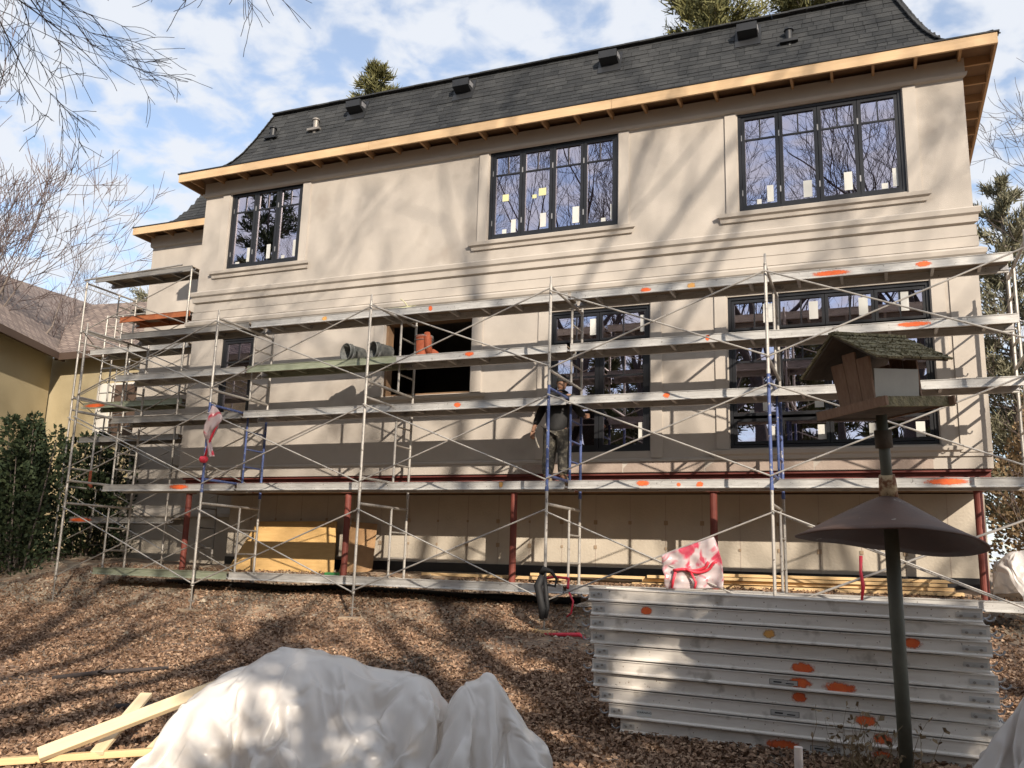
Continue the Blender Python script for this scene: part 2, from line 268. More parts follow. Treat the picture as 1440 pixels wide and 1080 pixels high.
# ground: leaf litter over bare soil
def groundmat():
    m = bpy.data.materials.new('leafy_soil'); m.use_nodes = True; t = m.node_tree; b = t.nodes['Principled BSDF']; b.inputs['Roughness'].default_value = .97
    g = N(t, 'ShaderNodeNewGeometry'); P = g.outputs['Position']
    vo = N(t, 'ShaderNodeTexVoronoi'); vo.inputs['Scale'].default_value = 16; vo.inputs['Randomness'].default_value = 1; L(t, P, vo.inputs['Vector'])
    rp = N(t, 'ShaderNodeValToRGB'); els = rp.color_ramp.elements; els[0].color = (.10, .06, .038, 1); els[1].color = (.40, .27, .175, 1); e = els.new(.5); e.color = (.23, .14, .09, 1)
    sp_ = N(t, 'ShaderNodeSeparateColor'); L(t, vo.outputs['Color'], sp_.inputs[0]); L(t, sp_.outputs[0], rp.inputs[0])
    nz = N(t, 'ShaderNodeTexNoise'); nz.inputs['Scale'].default_value = .55; nz.inputs['Detail'].default_value = 5; L(t, P, nz.inputs['Vector'])
    soil = N(t, 'ShaderNodeTexNoise'); soil.inputs['Scale'].default_value = 7; soil.inputs['Detail'].default_value = 8; L(t, P, soil.inputs['Vector'])
    rs = N(t, 'ShaderNodeValToRGB'); rs.color_ramp.elements[0].color = (.12, .095, .072, 1); rs.color_ramp.elements[1].color = (.25, .205, .155, 1); rs.color_ramp.elements[0].position = .3; rs.color_ramp.elements[1].position = .7; L(t, soil.outputs[0], rs.inputs[0])
    r1 = N(t, 'ShaderNodeMapRange'); r1.inputs['From Min'].default_value = .50; r1.inputs['From Max'].default_value = .64; L(t, nz.outputs[0], r1.inputs['Value'])
    m1 = N(t, 'ShaderNodeMix', data_type='RGBA'); L(t, r1.outputs[0], m1.inputs[0]); L(t, rp.outputs[0], m1.inputs[6]); L(t, rs.outputs[0], m1.inputs[7])
    # pale dust and rubble beside the foundation
    s = N(t, 'ShaderNodeSeparateXYZ'); L(t, P, s.inputs[0])
    band = N(t, 'ShaderNodeMapRange'); band.inputs['From Min'].default_value = -2.2; band.inputs['From Max'].default_value = 1.2; L(t, s.outputs[1], band.inputs['Value'])
    xb = N(t, 'ShaderNodeMapRange'); xb.inputs['From Min'].default_value = 10.5; xb.inputs['From Max'].default_value = 2.; xb.inputs['To Min'].default_value = .45; L(t, s.outputs[0], xb.inputs['Value'])
    nd = N(t, 'ShaderNodeTexNoise'); nd.inputs['Scale'].default_value = 2.4; nd.inputs['Detail'].default_value = 8; nd.inputs['Roughness'].default_value = .65; L(t, P, nd.inputs['Vector'])
    r2_ = N(t, 'ShaderNodeMapRange'); r2_.inputs['From Min'].default_value = .42; r2_.inputs['From Max'].default_value = .60; L(t, nd.outputs[0], r2_.inputs['Value'])
    fac = mth(t, 'MULTIPLY', mth(t, 'MULTIPLY', band.outputs[0], xb.outputs[0]), r2_.outputs[0], True)
    m2 = N(t, 'ShaderNodeMix', data_type='RGBA'); L(t, fac, m2.inputs[0]); L(t, m1.outputs[2], m2.inputs[6]); m2.inputs[7].default_value = (.42, .345, .25, 1)
    L(t, m2.outputs[2], b.inputs['Base Color'])
    bp = N(t, 'ShaderNodeBump'); bp.inputs['Strength'].default_value = .8; bp.inputs['Distance'].default_value = .03
    L(t, mth(t, 'ADD', sp_.outputs[1], mth(t, 'MULTIPLY', soil.outputs[0], .8)), bp.inputs['Height']); L(t, bp.outputs[0], b.inputs['Normal'])
    return m
MT['ground'] = groundmat()

# ------------------------------------------------------------------ mesh helpers
class MB:
    def __init__(s): s.v = []; s.f = []
    def add(s, vs, fs):
        k = len(s.v); s.v += [tuple(v) for v in vs]; s.f += [tuple(k+i for i in f) for f in fs]; return s
    def box(s, x0, x1, y0, y1, z0, z1, mtx=None):
        vs = [Vector((x, y, z)) for z in (z0, z1) for y in (y0, y1) for x in (x0, x1)]
        if mtx is not None: vs = [mtx @ v for v in vs]
        return s.add(vs, [(0, 2, 3, 1), (4, 5, 7, 6), (0, 1, 5, 4), (2, 6, 7, 3), (0, 4, 6, 2), (1, 3, 7, 5)])
    def beam(s, a, b, w, h, upv=(0, 0, 1)):
        a = Vector(a); b = Vector(b); d = (b-a).normalized(); side = d.cross(Vector(upv)).normalized(); u = side.cross(d)
        vs = []
        for p in (a, b):
            for sx_, sz_ in ((-1, -1), (1, -1), (1, 1), (-1, 1)): vs.append(p + side*sx_*w/2 + u*sz_*h/2)
        return s.add(vs, [(3, 2, 1, 0), (4, 5, 6, 7), (0, 1, 5, 4), (1, 2, 6, 5), (2, 3, 7, 6), (3, 0, 4, 7)])
    def path(s, pts, rad, n=6, caps=True):
        pts = [Vector(p) for p in pts]
        if isinstance(rad, (int, float)): rad = [rad]*len(pts)
        k0 = len(s.v); prev = None
        for i, p in enumerate(pts):
            d = (pts[min(i+1, len(pts)-1)] - pts[max(i-1, 0)])
            if d.length < 1e-9: d = Vector((0, 0, 1))
            d.normalize()
            if prev is None:
                q = d.cross(Vector((.31, .17, .93))); 
                if q.length < .05: q = d.cross(Vector((1, 0, 0)))
            else: q = prev - d*prev.dot(d)
            q.normalize(); prev = q; w = d.cross(q)
            for j in range(n):
                a = 2*math.pi*j/n; s.v.append(tuple(p + (q*math.cos(a) + w*math.sin(a))*rad[i]))
        for i in range(len(pts)-1):
            for j in range(n):
                a = k0+i*n+j; b = k0+i*n+(j+1) % n; s.f.append((a, b, b+n, a+n))
        if caps:
            s.f.append(tuple(k0+j for j in reversed(range(n)))); e = k0+(len(pts)-1)*n; s.f.append(tuple(e+j for j in range(n)))
        return s
    def tube(s, a, b, r, r2=None, n=8): return s.path([a, b], [r, r if r2 is None else r2], n)
    def prism(s, prof, x0, x1, ret0=None, ret1=None):   # prof: closed (y,z) outline extruded along X
        n = len(prof); vs = [(x0 if ret0 is None else x0+ret0[i], y, z) for i, (y, z) in enumerate(prof)] + [(x1 if ret1 is None else x1+ret1[i], y, z) for i, (y, z) in enumerate(prof)]
        fs = [(i, (i+1) % n, n+(i+1) % n, n+i) for i in range(n)] + [tuple(range(n))[::-1], tuple(range(n, 2*n))]
        return s.add(vs, fs)
    def lathe(s, prof, n=20, mtx=None, closed=False):
        k0 = len(s.v)
        for (r, z) in prof:
            for j in range(n):
                a = 2*math.pi*j/n; v = Vector((r*math.cos(a), r*math.sin(a), z)); s.v.append(tuple(mtx @ v if mtx is not None else v))
        m = len(prof)
        for i in range(m if closed else m-1):
            i2 = (i+1) % m
            for j in range(n): s.f.append((k0+i*n+j, k0+i*n+(j+1) % n, k0+i2*n+(j+1) % n, k0+i2*n+j))
        return s
    def mesh(s, name, m=None, smooth=False):
        me = bpy.data.meshes.new(name); me.from_pydata(s.v, [], s.f)
        if m is not None: me.materials.append(MT[m] if isinstance(m, str) else m)
        if smooth: me.polygons.foreach_set('use_smooth', [True]*len(me.polygons))
        me.update(); return me
    def build(s, name, m=None, parent=None, smooth=False):
        return link(name, s.mesh(name, m, smooth), parent)
def fixn(me):
    import bmesh
    b = bmesh.new(); b.from_mesh(me); bmesh.ops.recalc_face_normals(b, faces=b.faces); b.to_mesh(me); b.free()
def link(name, me, parent=None):
    o = bpy.data.objects.new(name, me); C.objects.link(o)
    if parent is not None: o.parent = parent
    return o
def tag(o, label=None, cat=None, group=None, kind=None):
    if label: o['label'] = label
    if cat: o['category'] = cat
    if group: o['group'] = group
    if kind: o['kind'] = kind
    return o
def empty(name, loc=(0, 0, 0), rz=0, **k):
    o = bpy.data.objects.new(name, None); C.objects.link(o); o.location = loc; o.rotation_euler = (0, 0, rz); o.empty_display_size = .2
    return tag(o, **k)
def copytree(o, parent=None):
    c = o.copy(); C.objects.link(c)
    if parent is not None: c.parent = parent
    for ch in list(o.children): copytree(ch, c)
    return c
def bevel(o, w=.004, seg=1):
    m = o.modifiers.new('bevel', 'BEVEL'); m.width = w; m.segments = seg; m.limit_method = 'ANGLE'; return o

# ------------------------------------------------------------------ ground
GY = [(-60, -2.6), (-14, -2.12), (-8, -2.06), (-6, -2.02), (-4.3, -1.96), (-2, -1.75), (0, -1.53), (1.2, -1.22), (2.1, -.95), (3.1, -.82), (6, -.8), (60, -.6), (400, 2)]
def gz(x, y):
    for (a, za), (b, zb) in zip(GY, GY[1:]):
        if y <= b:
            z = za + (zb-za)*max(0, (y-a))/(b-a); break
    else: z = GY[-1][1]
    if x < 0: z += min(.12, -x*.02)
    if -14 < y < 8 and -12 < x < 26:
        z += .035*noise.noise(Vector((x*.9, y*.9, 3.1))) + .02*noise.noise(Vector((x*2.6, y*2.6, 7.7)))
    return z
def axis(lo, hi, step, far):
    a = list(np.arange(lo, hi+1e-6, step)); d = step; x = hi; y = lo; pre = []
    while x < far: d *= 1.35; x += d; a.append(x)
    d = step
    while y > -far: d *= 1.35; y -= d; pre.append(y)
    return pre[::-1]+a
gx = axis(-6, 17, .16, 420); gyv = axis(-12.5, 4, .16, 420)
m_ = MB(); m_.v = [(x, y, gz(x, y)) for y in gyv for x in gx]; nx = len(gx)
m_.f = [(j*nx+i, j*nx+i+1, (j+1)*nx+i+1, (j+1)*nx+i) for j in range(len(gyv)-1) for i in range(nx-1)]
tag(m_.build('ground', 'ground', smooth=True), kind='structure')

# ------------------------------------------------------------------ house
YF = 2.0; XL, XR = .66, 14.95
house = empty('house', (7.8, YF, -.9), label='two-storey beige stucco house under construction with black windows and dark shingled roof', cat='house')
HOFF = Vector(house.location)
def hpart(mb, name, m, parent=None, smooth=False):
    me = mb.mesh(name, m, smooth)
    if parent is None or parent is house:
        o = link(name, me, house); o.matrix_parent_inverse = Matrix.Translation(-HOFF)
    else:
        o = link(name, me, parent)
    return o
def wallgrid(mb, x0, x1, z0, z1, holes, y, t, axis_='x'):
    xs = sorted({x0, x1, *[h[0] for h in holes], *[h[1] for h in holes]}); zs = sorted({z0, z1, *[h[2] for h in holes], *[h[3] for h in holes]})
    def hole(i, j):
        cx_, cz_ = (xs[i]+xs[i+1])/2, (zs[j]+zs[j+1])/2
        return any(h[0] < cx_ < h[1] and h[2] < cz_ < h[3] for h in holes)
    def solid(i, j): return 0 <= i < len(xs)-1 and 0 <= j < len(zs)-1 and not hole(i, j)
    def P(x, yy, z): return (x, yy, z)
    for i in range(len(xs)-1):
        for j in range(len(zs)-1):
            if not solid(i, j): continue
            a, b, c, d = xs[i], xs[i+1], zs[j], zs[j+1]
            mb.add([P(a, y, c), P(b, y, c), P(b, y, d), P(a, y, d)], [(0, 1, 2, 3)])
            mb.add([P(a, y+t, c), P(b, y+t, c), P(b, y+t, d), P(a, y+t, d)], [(3, 2, 1, 0)])
            if not solid(i-1, j): mb.add([P(a, y, c), P(a, y+t, c), P(a, y+t, d), P(a, y, d)], [(0, 3, 2, 1)])
            if not solid(i+1, j): mb.add([P(b, y, c), P(b, y+t, c), P(b, y+t, d), P(b, y, d)], [(0, 1, 2, 3)])
            if not solid(i, j-1): mb.add([P(a, y, c), P(b, y, c), P(b, y+t, c), P(a, y+t, c)], [(3, 2, 1, 0)])
            if not solid(i, j+1): mb.add([P(a, y, d), P(b, y, d), P(b, y+t, d), P(a, y+t, d)], [(0, 1, 2, 3)])
WIN = dict(U1=(1.33, 3.10, 5.10, 6.78), U2=(7.19, 9.60, 5.05, 6.75), U3=(11.62, 14.09, 5.02, 6.72),
           G3=(11.40, 14.30, 1.19, 3.60), G2=(8.42, 10.15, 1.18, 3.60), G1=(5.20, 6.95, 2.27, 3.66), G0=(1.43, 2.22, 1.95, 3.62))
holes = list(WIN.values()) + [(2.62, 2.80, 4.14, 4.31)]
mb = MB(); wallgrid(mb, XL, XR, .84, 7.05, holes, YF, .25)
hpart(mb, 'wall', 'stucco')
mb = MB(); mb.box(XR-.25, XR, YF+.25, 11, .84, 7.05); hpart(mb, 'side_wall', 'stucco')
mb = MB(); mb.box(XL, XL+.25, YF+.25, 11, .84, 7.05); hpart(mb, 'side_wall', 'stucco')
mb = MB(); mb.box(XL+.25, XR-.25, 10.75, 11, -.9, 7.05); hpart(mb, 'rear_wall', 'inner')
# left wing, set back
WY = 4.1; WXL = -2.82
mb = MB(); mb.box(WXL, XL, WY, WY+.25, .30, 7.05); hpart(mb, 'wing_wall', 'stucco')
mb = MB(); mb.box(WXL, WXL+.25, WY+.25, 11, .30, 7.05); hpart(mb, 'side_wall', 'stucco')
mb = MB(); mb.box(WXL-.05, 1.05, WY-.05, 11, -1.2, .18); hpart(mb, 'foundation', 'concrete')
mb = MB(); mb.prism([(WY, .18), (WY-.13, .18), (WY-.13, .25), (WY-.07, .33), (WY, .38)], WXL-.1, .66); hpart(mb, 'water_table', 'trim')
# recessed basement wall below the overhang
BY = 3.15
mb = MB(); mb.box(1.05, 14.92, BY, BY+.25, -1.2, .58); hpart(mb, 'basement_wall', 'concrete')
mb = MB(); mb.box(14.67, 14.92, BY+.25, 11, -1.2, .58); hpart(mb, 'side_wall', 'concrete')
sm_ = MB().box(-.0035, .0035, -.004, 0, -.85, .57).mesh('form_seam', 'parging'); tm_ = [MB().box(-a_, a_, -.012, -.0062, -a_, a_*1.3).mesh('tie_patch', 'oldwood') for a_ in (.018, .026, .032)]
for x in np.arange(1.6, 14.8, .61):
    o = link('form_seam', sm_, house); o.matrix_parent_inverse = Matrix.Translation(-HOFF); o.location = (x, BY, 0)
    for z in (.10, -.32):
        o = link('tie_patch', tm_[rng.randrange(3)], house); o.matrix_parent_inverse = Matrix.Translation(-HOFF); o.location = (x+rng.uniform(-.01, .01), BY, z)
mb = MB(); mb.box(1.05, 14.9, BY-.03, BY-.0125, -1.0, -.655); hpart(mb, 'dampproof_strip', 'black')
mb = MB(); mb.box(XL, XR-.05, YF+.22, BY+.3, .60, .83); hpart(mb, 'floor_soffit', 'sheath')
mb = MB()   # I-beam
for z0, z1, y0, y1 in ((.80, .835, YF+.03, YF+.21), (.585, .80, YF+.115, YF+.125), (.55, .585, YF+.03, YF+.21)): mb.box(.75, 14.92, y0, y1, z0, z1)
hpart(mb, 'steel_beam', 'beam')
for x in (.88, 4.55, 7.80, 11.11, 14.74):
    mb = MB(); mb.tube((x, YF+.12, -1.3), (x, YF+.12, .545), .057, n=14); mb.box(x-.1, x+.1, YF+.03, YF+.21, .535, .548)
    hpart(mb, 'steel_post', 'redsteel', smooth=False)
# unpainted base band in ragged patches
for a, b, c, d in ((7.95, 8.45, .845, .99), (8.45, 9.7, .845, 1.03), (9.72, 11.0, .845, 1.01), (11.02, 12.6, .845, 1.0), (12.62, 14.2, .845, 1.0)):
    mb = MB(); n = 14; pts = []
    for i in range(n+1):
        x = a+(b-a)*i/n; pts.append((x, d-.04*abs(noise.noise(Vector((x*4, 1, 1))))-(.10 if i in (0,) else 0)))
    vs = [(x, YF-.006, c) for x, z in pts]+[(x, YF-.006, z) for x, z in pts]+[(x, YF, c) for x, z in pts]+[(x, YF, z) for x, z in pts]; k = n+1
    fs = [(i, i+1, k+i+1, k+i) for i in range(n)]+[(k+i, k+i+1, 3*k+i+1, 3*k+i) for i in range(n)]+[(0, k, 3*k, 2*k), (n, 2*k+n, 3*k+n, k+n)]
    mb.add(vs, fs); hpart(mb, 'bare_base_patch', 'parging')
mb = MB(); mb.prism([(YF, 1.01), (YF-.025, 1.01), (YF-.025, 1.045), (YF, 1.06)], XL, XR); hpart(mb, 'base_ledge', 'trim')
# floors / interior
mb = MB(); mb.box(XL+.25, XR-.25, YF+.25, 10.75, .62, .80); mb.box(XL+.25, XR-.25, YF+.25, 10.75, 4.0, 4.25); hpart(mb, 'floor', 'floor_in')
mb = MB(); mb.box(XL+.25, XR-.25, YF+.25, 10.75, 6.95, 7.04); mb.box(XL+.25, XR-.25, YF+.25, 10.75, 3.93, 3.995); hpart(mb, 'ceiling', 'inner')
for x in (3.6, 10.6):
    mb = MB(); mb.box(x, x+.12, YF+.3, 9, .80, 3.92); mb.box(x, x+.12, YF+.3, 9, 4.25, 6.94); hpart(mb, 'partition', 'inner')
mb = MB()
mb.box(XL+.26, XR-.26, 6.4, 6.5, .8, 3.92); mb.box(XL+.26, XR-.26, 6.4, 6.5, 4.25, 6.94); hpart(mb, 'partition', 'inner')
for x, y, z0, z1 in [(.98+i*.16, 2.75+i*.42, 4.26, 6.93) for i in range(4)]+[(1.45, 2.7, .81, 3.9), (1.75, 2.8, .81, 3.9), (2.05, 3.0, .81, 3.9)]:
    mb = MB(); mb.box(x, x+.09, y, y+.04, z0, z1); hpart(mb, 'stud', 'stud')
# mouldings -------------------------------------------------------
def mould(prof, x0, x1, name='moulding', m='trim', retL=True, retR=True):
    d = [YF-p[0] for p in prof]   # how far proud: return the moulding round the corner
    mb = MB(); mb.prism(prof, x0, x1, [-k for k in d] if retL else None, d if retR else None); me = hpart(mb, name, m); fixn(me.data); return me
mould([(YF+.0, 6.80), (YF-.03, 6.80), (YF-.03, 7.04), (YF, 7.04)], XL, XR, 'frieze')
mould([(YF-.0, 6.72), (YF-.045, 6.74), (YF-.06, 6.78), (YF-.06, 6.80), (YF, 6.80)], XL, XR, 'frieze_moulding')
# string course between the storeys
mould([(YF, 4.40), (YF-.05, 4.42), (YF-.055, 4.52), (YF-.09, 4.55), (YF-.10, 4.62), (YF-.085, 4.64), (YF, 4.67)], XL, XR, 'string_course')
mould([(YF, 4.215), (YF-.022, 4.22), (YF-.022, 4.385), (YF, 4.39)], XL, XR, 'string_band')
mould([(YF, 4.045), (YF-.036, 4.05), (YF-.036, 4.205), (YF, 4.21)], XL, XR, 'string_band')
mould([(YF, 3.78), (YF-.07, 3.80), (YF-.085, 3.88), (YF-.12, 3.92), (YF-.13, 3.98), (YF-.05, 4.035), (YF, 4.04)], XL, XR, 'string_course')
# wing versions
def wmould(prof, name):
    dy = WY-YF; mb = MB(); p = [(y+dy, z) for y, z in prof]; mb.prism(p, WXL, XL, [-(YF-q[0]) for q in prof], None); o = hpart(mb, name, 'trim'); fixn(o.data)
wmould([(YF, 6.74), (YF-.04, 6.76), (YF-.05, 6.80), (YF-.05, 7.04), (YF, 7.04)], 'frieze')
def sill(x0, x1, z):
    mould([(YF, z-.16), (YF-.035, z-.155), (YF-.045, z-.10), (YF-.085, z-.075), (YF-.095, z-.02), (YF, z)], x0, x1, 'window_sill')
def jamb(x0, x1, z0, z1):
    mb = MB(); mb.box(x0, x1, YF-.028, YF, z0, z1); hpart(mb, 'window_trim', 'trim')
for k, (a, b, gap) in dict(U1=(.0, .0, .22), U2=(0, 0, .22), U3=(0, 0, .2)).items():
    x0, x1, z0, z1 = WIN[k]
    sill(x0-.26, x1+.24, z0-.03); jamb(x0-.2, x0-.02, z0-.03, 6.72); jamb(x1+.02, x1+.2, z0-.03, 6.72)
sill(11.2, 14.5, 1.17); jamb(11.2, 11.38, 1.17, 3.74); jamb(14.32, 14.50, 1.17, 3.74)
jamb(8.22, 8.40, 1.07, 3.74); jamb(10.17, 10.35, 1.07, 3.74)
jamb(4.98, 5.18, 2.27, 3.74); jamb(6.97, 7.17, 2.27, 3.74); sill(4.95, 7.2, 2.26)
mb = MB(); mb.box(14.56, 14.95, YF-.02, YF, 1.07, 3.76); hpart(mb, 'corner_pilaster', 'trim')
for z0, z1, x0, x1 in ((3.63, 3.73, 4.98, 7.17), (3.62, 3.72, 8.22, 10.35), (3.62, 3.72, 11.2, 14.5)):
    mb = MB(); mb.box(x0+.001, x1-.001, YF-.034, YF, z0+.015, z1); hpart(mb, 'window_header', 'trim')
mb = MB(); mb.box(2.63, 2.79, YF+.04, YF+.06, 4.15, 4.30); hpart(mb, 'vent_hole_backing', 'black')
hpart(MB().box(2.635, 2.68, YF-.012, YF+.03, 4.16, 4.21), 'torn_wrap', 'white'); hpart(MB().box(2.72, 2.785, YF-.012, YF+.03, 4.255, 4.295), 'torn_wrap', 'white')
# rough opening lumber
mb = MB(); x0, x1, z0, z1 = WIN['G1']
mb.box(x0+.002, x0+.05, YF+.03, YF+.22, z0+.002, z1-.002); mb.box(x0+.051, x1-.002, YF+.03, YF+.22, z1-.042, z1-.002); mb.box(x0+.051, x1-.002, YF+.03, YF+.22, z0+.002, z0+.032)
hpart(mb, 'opening_lumber', 'sheath')

# windows ----------------------------------------------------------
def window(key, cols, rows, split=None, stickers=(), notes=(), cs=.055, mull=.045, label=None):
    """cols: number of sashes per row; rows: list of (z0,z1,kind) ; kind 'case','lite','door'"""
    x0, x1, z0, z1 = WIN[key]
    w = MB(); F = .05
    for a, b, c, d in ((x0, x0+F, z0, z1), (x1-F, x1, z0, z1), (x0+F, x1-F, z0, z0+F), (x0+F, x1-F, z1-F, z1)): w.box(a+.002 if a == x0 else a, b-.002 if b == x1 else b, YF+.03, YF+.16, c+.002 if c == z0 else c, d-.002 if d == z1 else d)
    win = hpart(w, 'window', 'black')
    if label: win['label'] = label
    for (c, d, kind, n) in rows:
        W = (x1-x0-2*F)/n
        for i in range(n):
            a = x0+F+i*W; b = a+W
            s_ = MB(); e = cs if kind != 'lite' else .045
            a2, b2 = a+.004, b-.004
            for p in ((a2, a2+e, c, d), (b2-e, b2, c, d), (a2+e, b2-e, c, c+e), (a2+e, b2-e, d-e, d)): s_.box(p[0], p[1], YF+.045, YF+.115, p[2]+.002, p[3]-.002)
            hpart(s_, 'sash', 'black', win)
            g_ = MB(); g_.box(a2+e-.005, b2-e+.005, YF+.076, YF+.084, c+e-.005, d-e+.005); hpart(g_, 'pane', 'glass', win)
            mu = MB(); gx0, gx1, gz0, gz1 = a2+e, b2-e, c+e, d-e
            if kind == 'case':
                zb = gz1-(gz1-gz0)*.235
                mu.box(gx0, gx1, YF+.062, YF+.075, zb-.014, zb+.014); mu.box((gx0+gx1)/2-.011, (gx0+gx1)/2+.011, YF+.0615, YF+.0745, zb+.014, gz1)
            elif kind == 'lite':
                mu.box((gx0+gx1)/2-.011, (gx0+gx1)/2+.011, YF+.062, YF+.075, gz0, gz1)
            elif kind == 'grid':
                zb = gz1-(gz1-gz0)*.26
                mu.box(gx0, gx1, YF+.062, YF+.075, zb-.016, zb+.016); mu.box((gx0+gx1)/2-.011, (gx0+gx1)/2+.011, YF+.0615, YF+.0745, zb+.016, gz1)
            if mu.v: hpart(mu, 'muntin', 'black', win)
            if kind == 'case':
                for zz_ in (c+.22, d-.42): hpart(MB().box(a2-.012, a2+.008, YF+.036, YF+.0445, zz_, zz_+.10), 'hinge', 'galvlid', win)
    for (x, z, ww, hh, m) in stickers:
        t_ = MB(); xx = x0+x*(x1-x0); zz_ = z0+z*(z1-z0); t_.box(xx, xx+ww, YF+.0735, YF+.0752, zz_, zz_+hh); hpart(t_, 'sticker', m, win)
    return win
def st4(n):
    o = []
    for i in range(n):
        o.append(((i+.70)/n, .075, .13, .33, 'white'))
    return o
z0, z1 = WIN['U1'][2:]; window('U1', 3, [(z0+.05, z1-.05, 'case', 3)], stickers=[(.255, .08, .09, .30, 'white'), (.10, .06, .10, .05, 'white'), (.53, .09, .09, .30, 'white'), (.89, .08, .07, .34, 'white'), (.74, .06, .08, .08, 'white')], label='three-casement window above the small square wall hole')
z0, z1 = WIN['U2'][2:]; window('U2', 4, [(z0+.05, z1-.05, 'case', 4)], stickers=[(.175, .06, .09, .26, 'white'), (.105, .06, .08, .09, 'white'), (.405, .09, .11, .26, 'white'), (.655, .09, .13, .30, 'white'), (.94, .08, .09, .28, 'white'), (.87, .06, .08, .08, 'white'), (.39, .44, .14, .14, 'yellow_note'), (.10, .43, .12, .13, 'yellow_note'), (.34, .42, .08, .07, 'yellow_note')], label='four-casement window with yellow notes on its panes')
z0, z1 = WIN['U3'][2:]; window('U3', 4, [(z0+.05, z1-.05, 'case', 4)], stickers=[(.175, .08, .10, .28, 'white'), (.11, .07, .07, .08, 'white'), (.40, .08, .13, .28, 'white'), (.645, .10, .12, .30, 'white'), (.925, .08, .10, .30, 'white'), (.86, .07, .09, .09, 'white')], label='four-casement upper window nearest the right corner')
z0, z1 = WIN['G3'][2:]; window('G3', 4, [(z1-.55, z1-.06, 'lite', 4), (z0+.50, z1-.72, 'grid', 4), (z0+.06, z0+.46, 'plain', 4)],
    stickers=[(.185, .82, .14, .30, 'white'), (.42, .82, .13, .28, 'white'), (.665, .82, .13, .28, 'white'), (.855, .83, .14, .30, 'white'), (.17, .24, .10, .26, 'white'), (.43, .25, .13, .26, 'white'), (.66, .24, .12, .16, 'white'), (.87, .24, .12, .16, 'white'), (.20, .05, .08, .22, 'white'), (.44, .05, .12, .22, 'white'), (.685, .05, .13, .22, 'white'), (.90, .05, .12, .22, 'white'), (.10, .22, .07, .07, 'white')], cs=.05, label='wide black window behind the bird feeder')
z0, z1 = WIN['G2'][2:]; window('G2', 2, [(z1-.55, z1-.06, 'lite', 2), (z0+.05, z1-.68, 'grid', 2)], stickers=[(.40, .82, .12, .28, 'white'), (.90, .82, .12, .28, 'white'), (.88, .08, .08, .28, 'white'), (.53, .3, .05, .2, 'green')], cs=.07, label='tall black double window behind the worker')
z0, z1 = WIN['G0'][2:]; window('G0', 1, [(z0+.05, z1-.05, 'grid', 1)], stickers=[(.2, .06, .10, .10, 'white')], label='narrow black window in the leftmost scaffold bay')

# roof ------------------------------------------------------------
EY = 1.6; EXL, EXR = .26, 15.39; EZ = 7.15
PROF = [(0, 0), (.22, .07), (.44, .19), (.66, .40), (.84, .70), (1.0, 1.06), (1.14, 1.42), (1.27, 1.76)]
def mansard(x0, x1, y0, y1, z, name):
    mb = MB(); k0 = 0
    for (o_, h) in PROF: mb.v += [(x0+o_, y0+o_, z+h), (x1-o_, y0+o_, z+h), (x1-o_, y1-o_, z+h), (x0+o_, y1-o_, z+h)]
    for i in range(len(PROF)-1):
        for j in range(4): mb.f.append((i*4+j, i*4+(j+1) % 4, i*4+4+(j+1) % 4, i*4+4+j))
    e = (len(PROF)-1)*4; mb.f.append((e, e+1, e+2, e+3)); mb.f.append((3, 2, 1, 0))
    return hpart(mb, name, 'roofdeck')
roof = mansard(EXL, EXR, EY, 11.4, EZ, 'roof')
WEX, WEY = WXL-.25, WY-.42
wroof = mansard(WEX, 3.0, WEY, 11.3, EZ, 'wing_roof')
# arc-length table of the profile
arc = [0]
for a, b in zip(PROF, PROF[1:]): arc.append(arc[-1]+math.dist(a, b))
def prof_at(s):
    for i in range(len(arc)-1):
        if s <= arc[i+1] or i == len(arc)-2:
            t = (s-arc[i])/(arc[i+1]-arc[i]); a, b = PROF[i], PROF[i+1]; d = Vector((b[0]-a[0], b[1]-a[1])).normalized()
            return a[0]+(b[0]-a[0])*t, a[1]+(b[1]-a[1])*t, d
EXPO = .115
tabs = []
def shingle_mesh(w, m, h=.155, t=.012):
    # x along the course, y up the slope, z off the roof; the butt end is thick
    b = MB(); b.add([(0, 0, 0), (w, 0, 0), (w, h, 0), (0, h, 0), (0, 0, t), (w, 0, t), (w, h, .003), (0, h, .003)],
                    [(0, 3, 2, 1), (4, 5, 6, 7), (0, 1, 5, 4), (1, 2, 6, 5), (2, 3, 7, 6), (3, 0, 4, 7)]); return b
W_ = [.15, .20, .26, .31]
def course_tabs(x0, x1, y0, z, tb):
    s = 0.0; row = 0
    while s < arc[-1]-.06:
        o_, h, d = prof_at(s); a = x0+o_; b = x1-o_; x = a-rng.uniform(0, .2)
        while x < b:
            k = rng.randrange(4); w = W_[k]; xx = max(x, a); ww = min(x+w-.008, b)-xx
            if ww > .05: tb.append((xx, ww, y0+o_, z+h, d, row, rng.random()))
            x += w
        s += EXPO; row += 1
course_tabs(EXL, EXR, EY, EZ, tabs)
def tab_matrix(t):
    xx, ww, y, z, d, row, q = t
    ex = Vector((1, 0, 0)); ey = Vector((0, d[0], d[1])); ez = ex.cross(ey)
    p = Vector((xx, y, z)) + ez*(.004+.005*q)
    return Matrix(((ex.x, ey.x, ez.x, p.x), (ex.y, ey.y, ez.y, p.y), (ex.z, ey.z, ez.z, p.z), (0, 0, 0, 1)))
campos = Vector((13.404, -11.706, -.62))
vis = [t for t in tabs]
vis.sort(key=lambda t: (Vector((t[0], t[2], t[3]))-campos).length - (t[1] > .16)*6)
near = vis[:300]; rest = vis[300:]
SHM = {}
for t in near:
    ww = round(t[1]*20)/20
    if ww not in SHM: SHM[ww] = shingle_mesh(1.0, 'shingle').mesh('shingle', 'shingle')
    o = link('shingle', SHM[ww], roof); o.matrix_basis = tab_matrix(t) @ Matrix.Diagonal((t[1], 1, 1, 1))
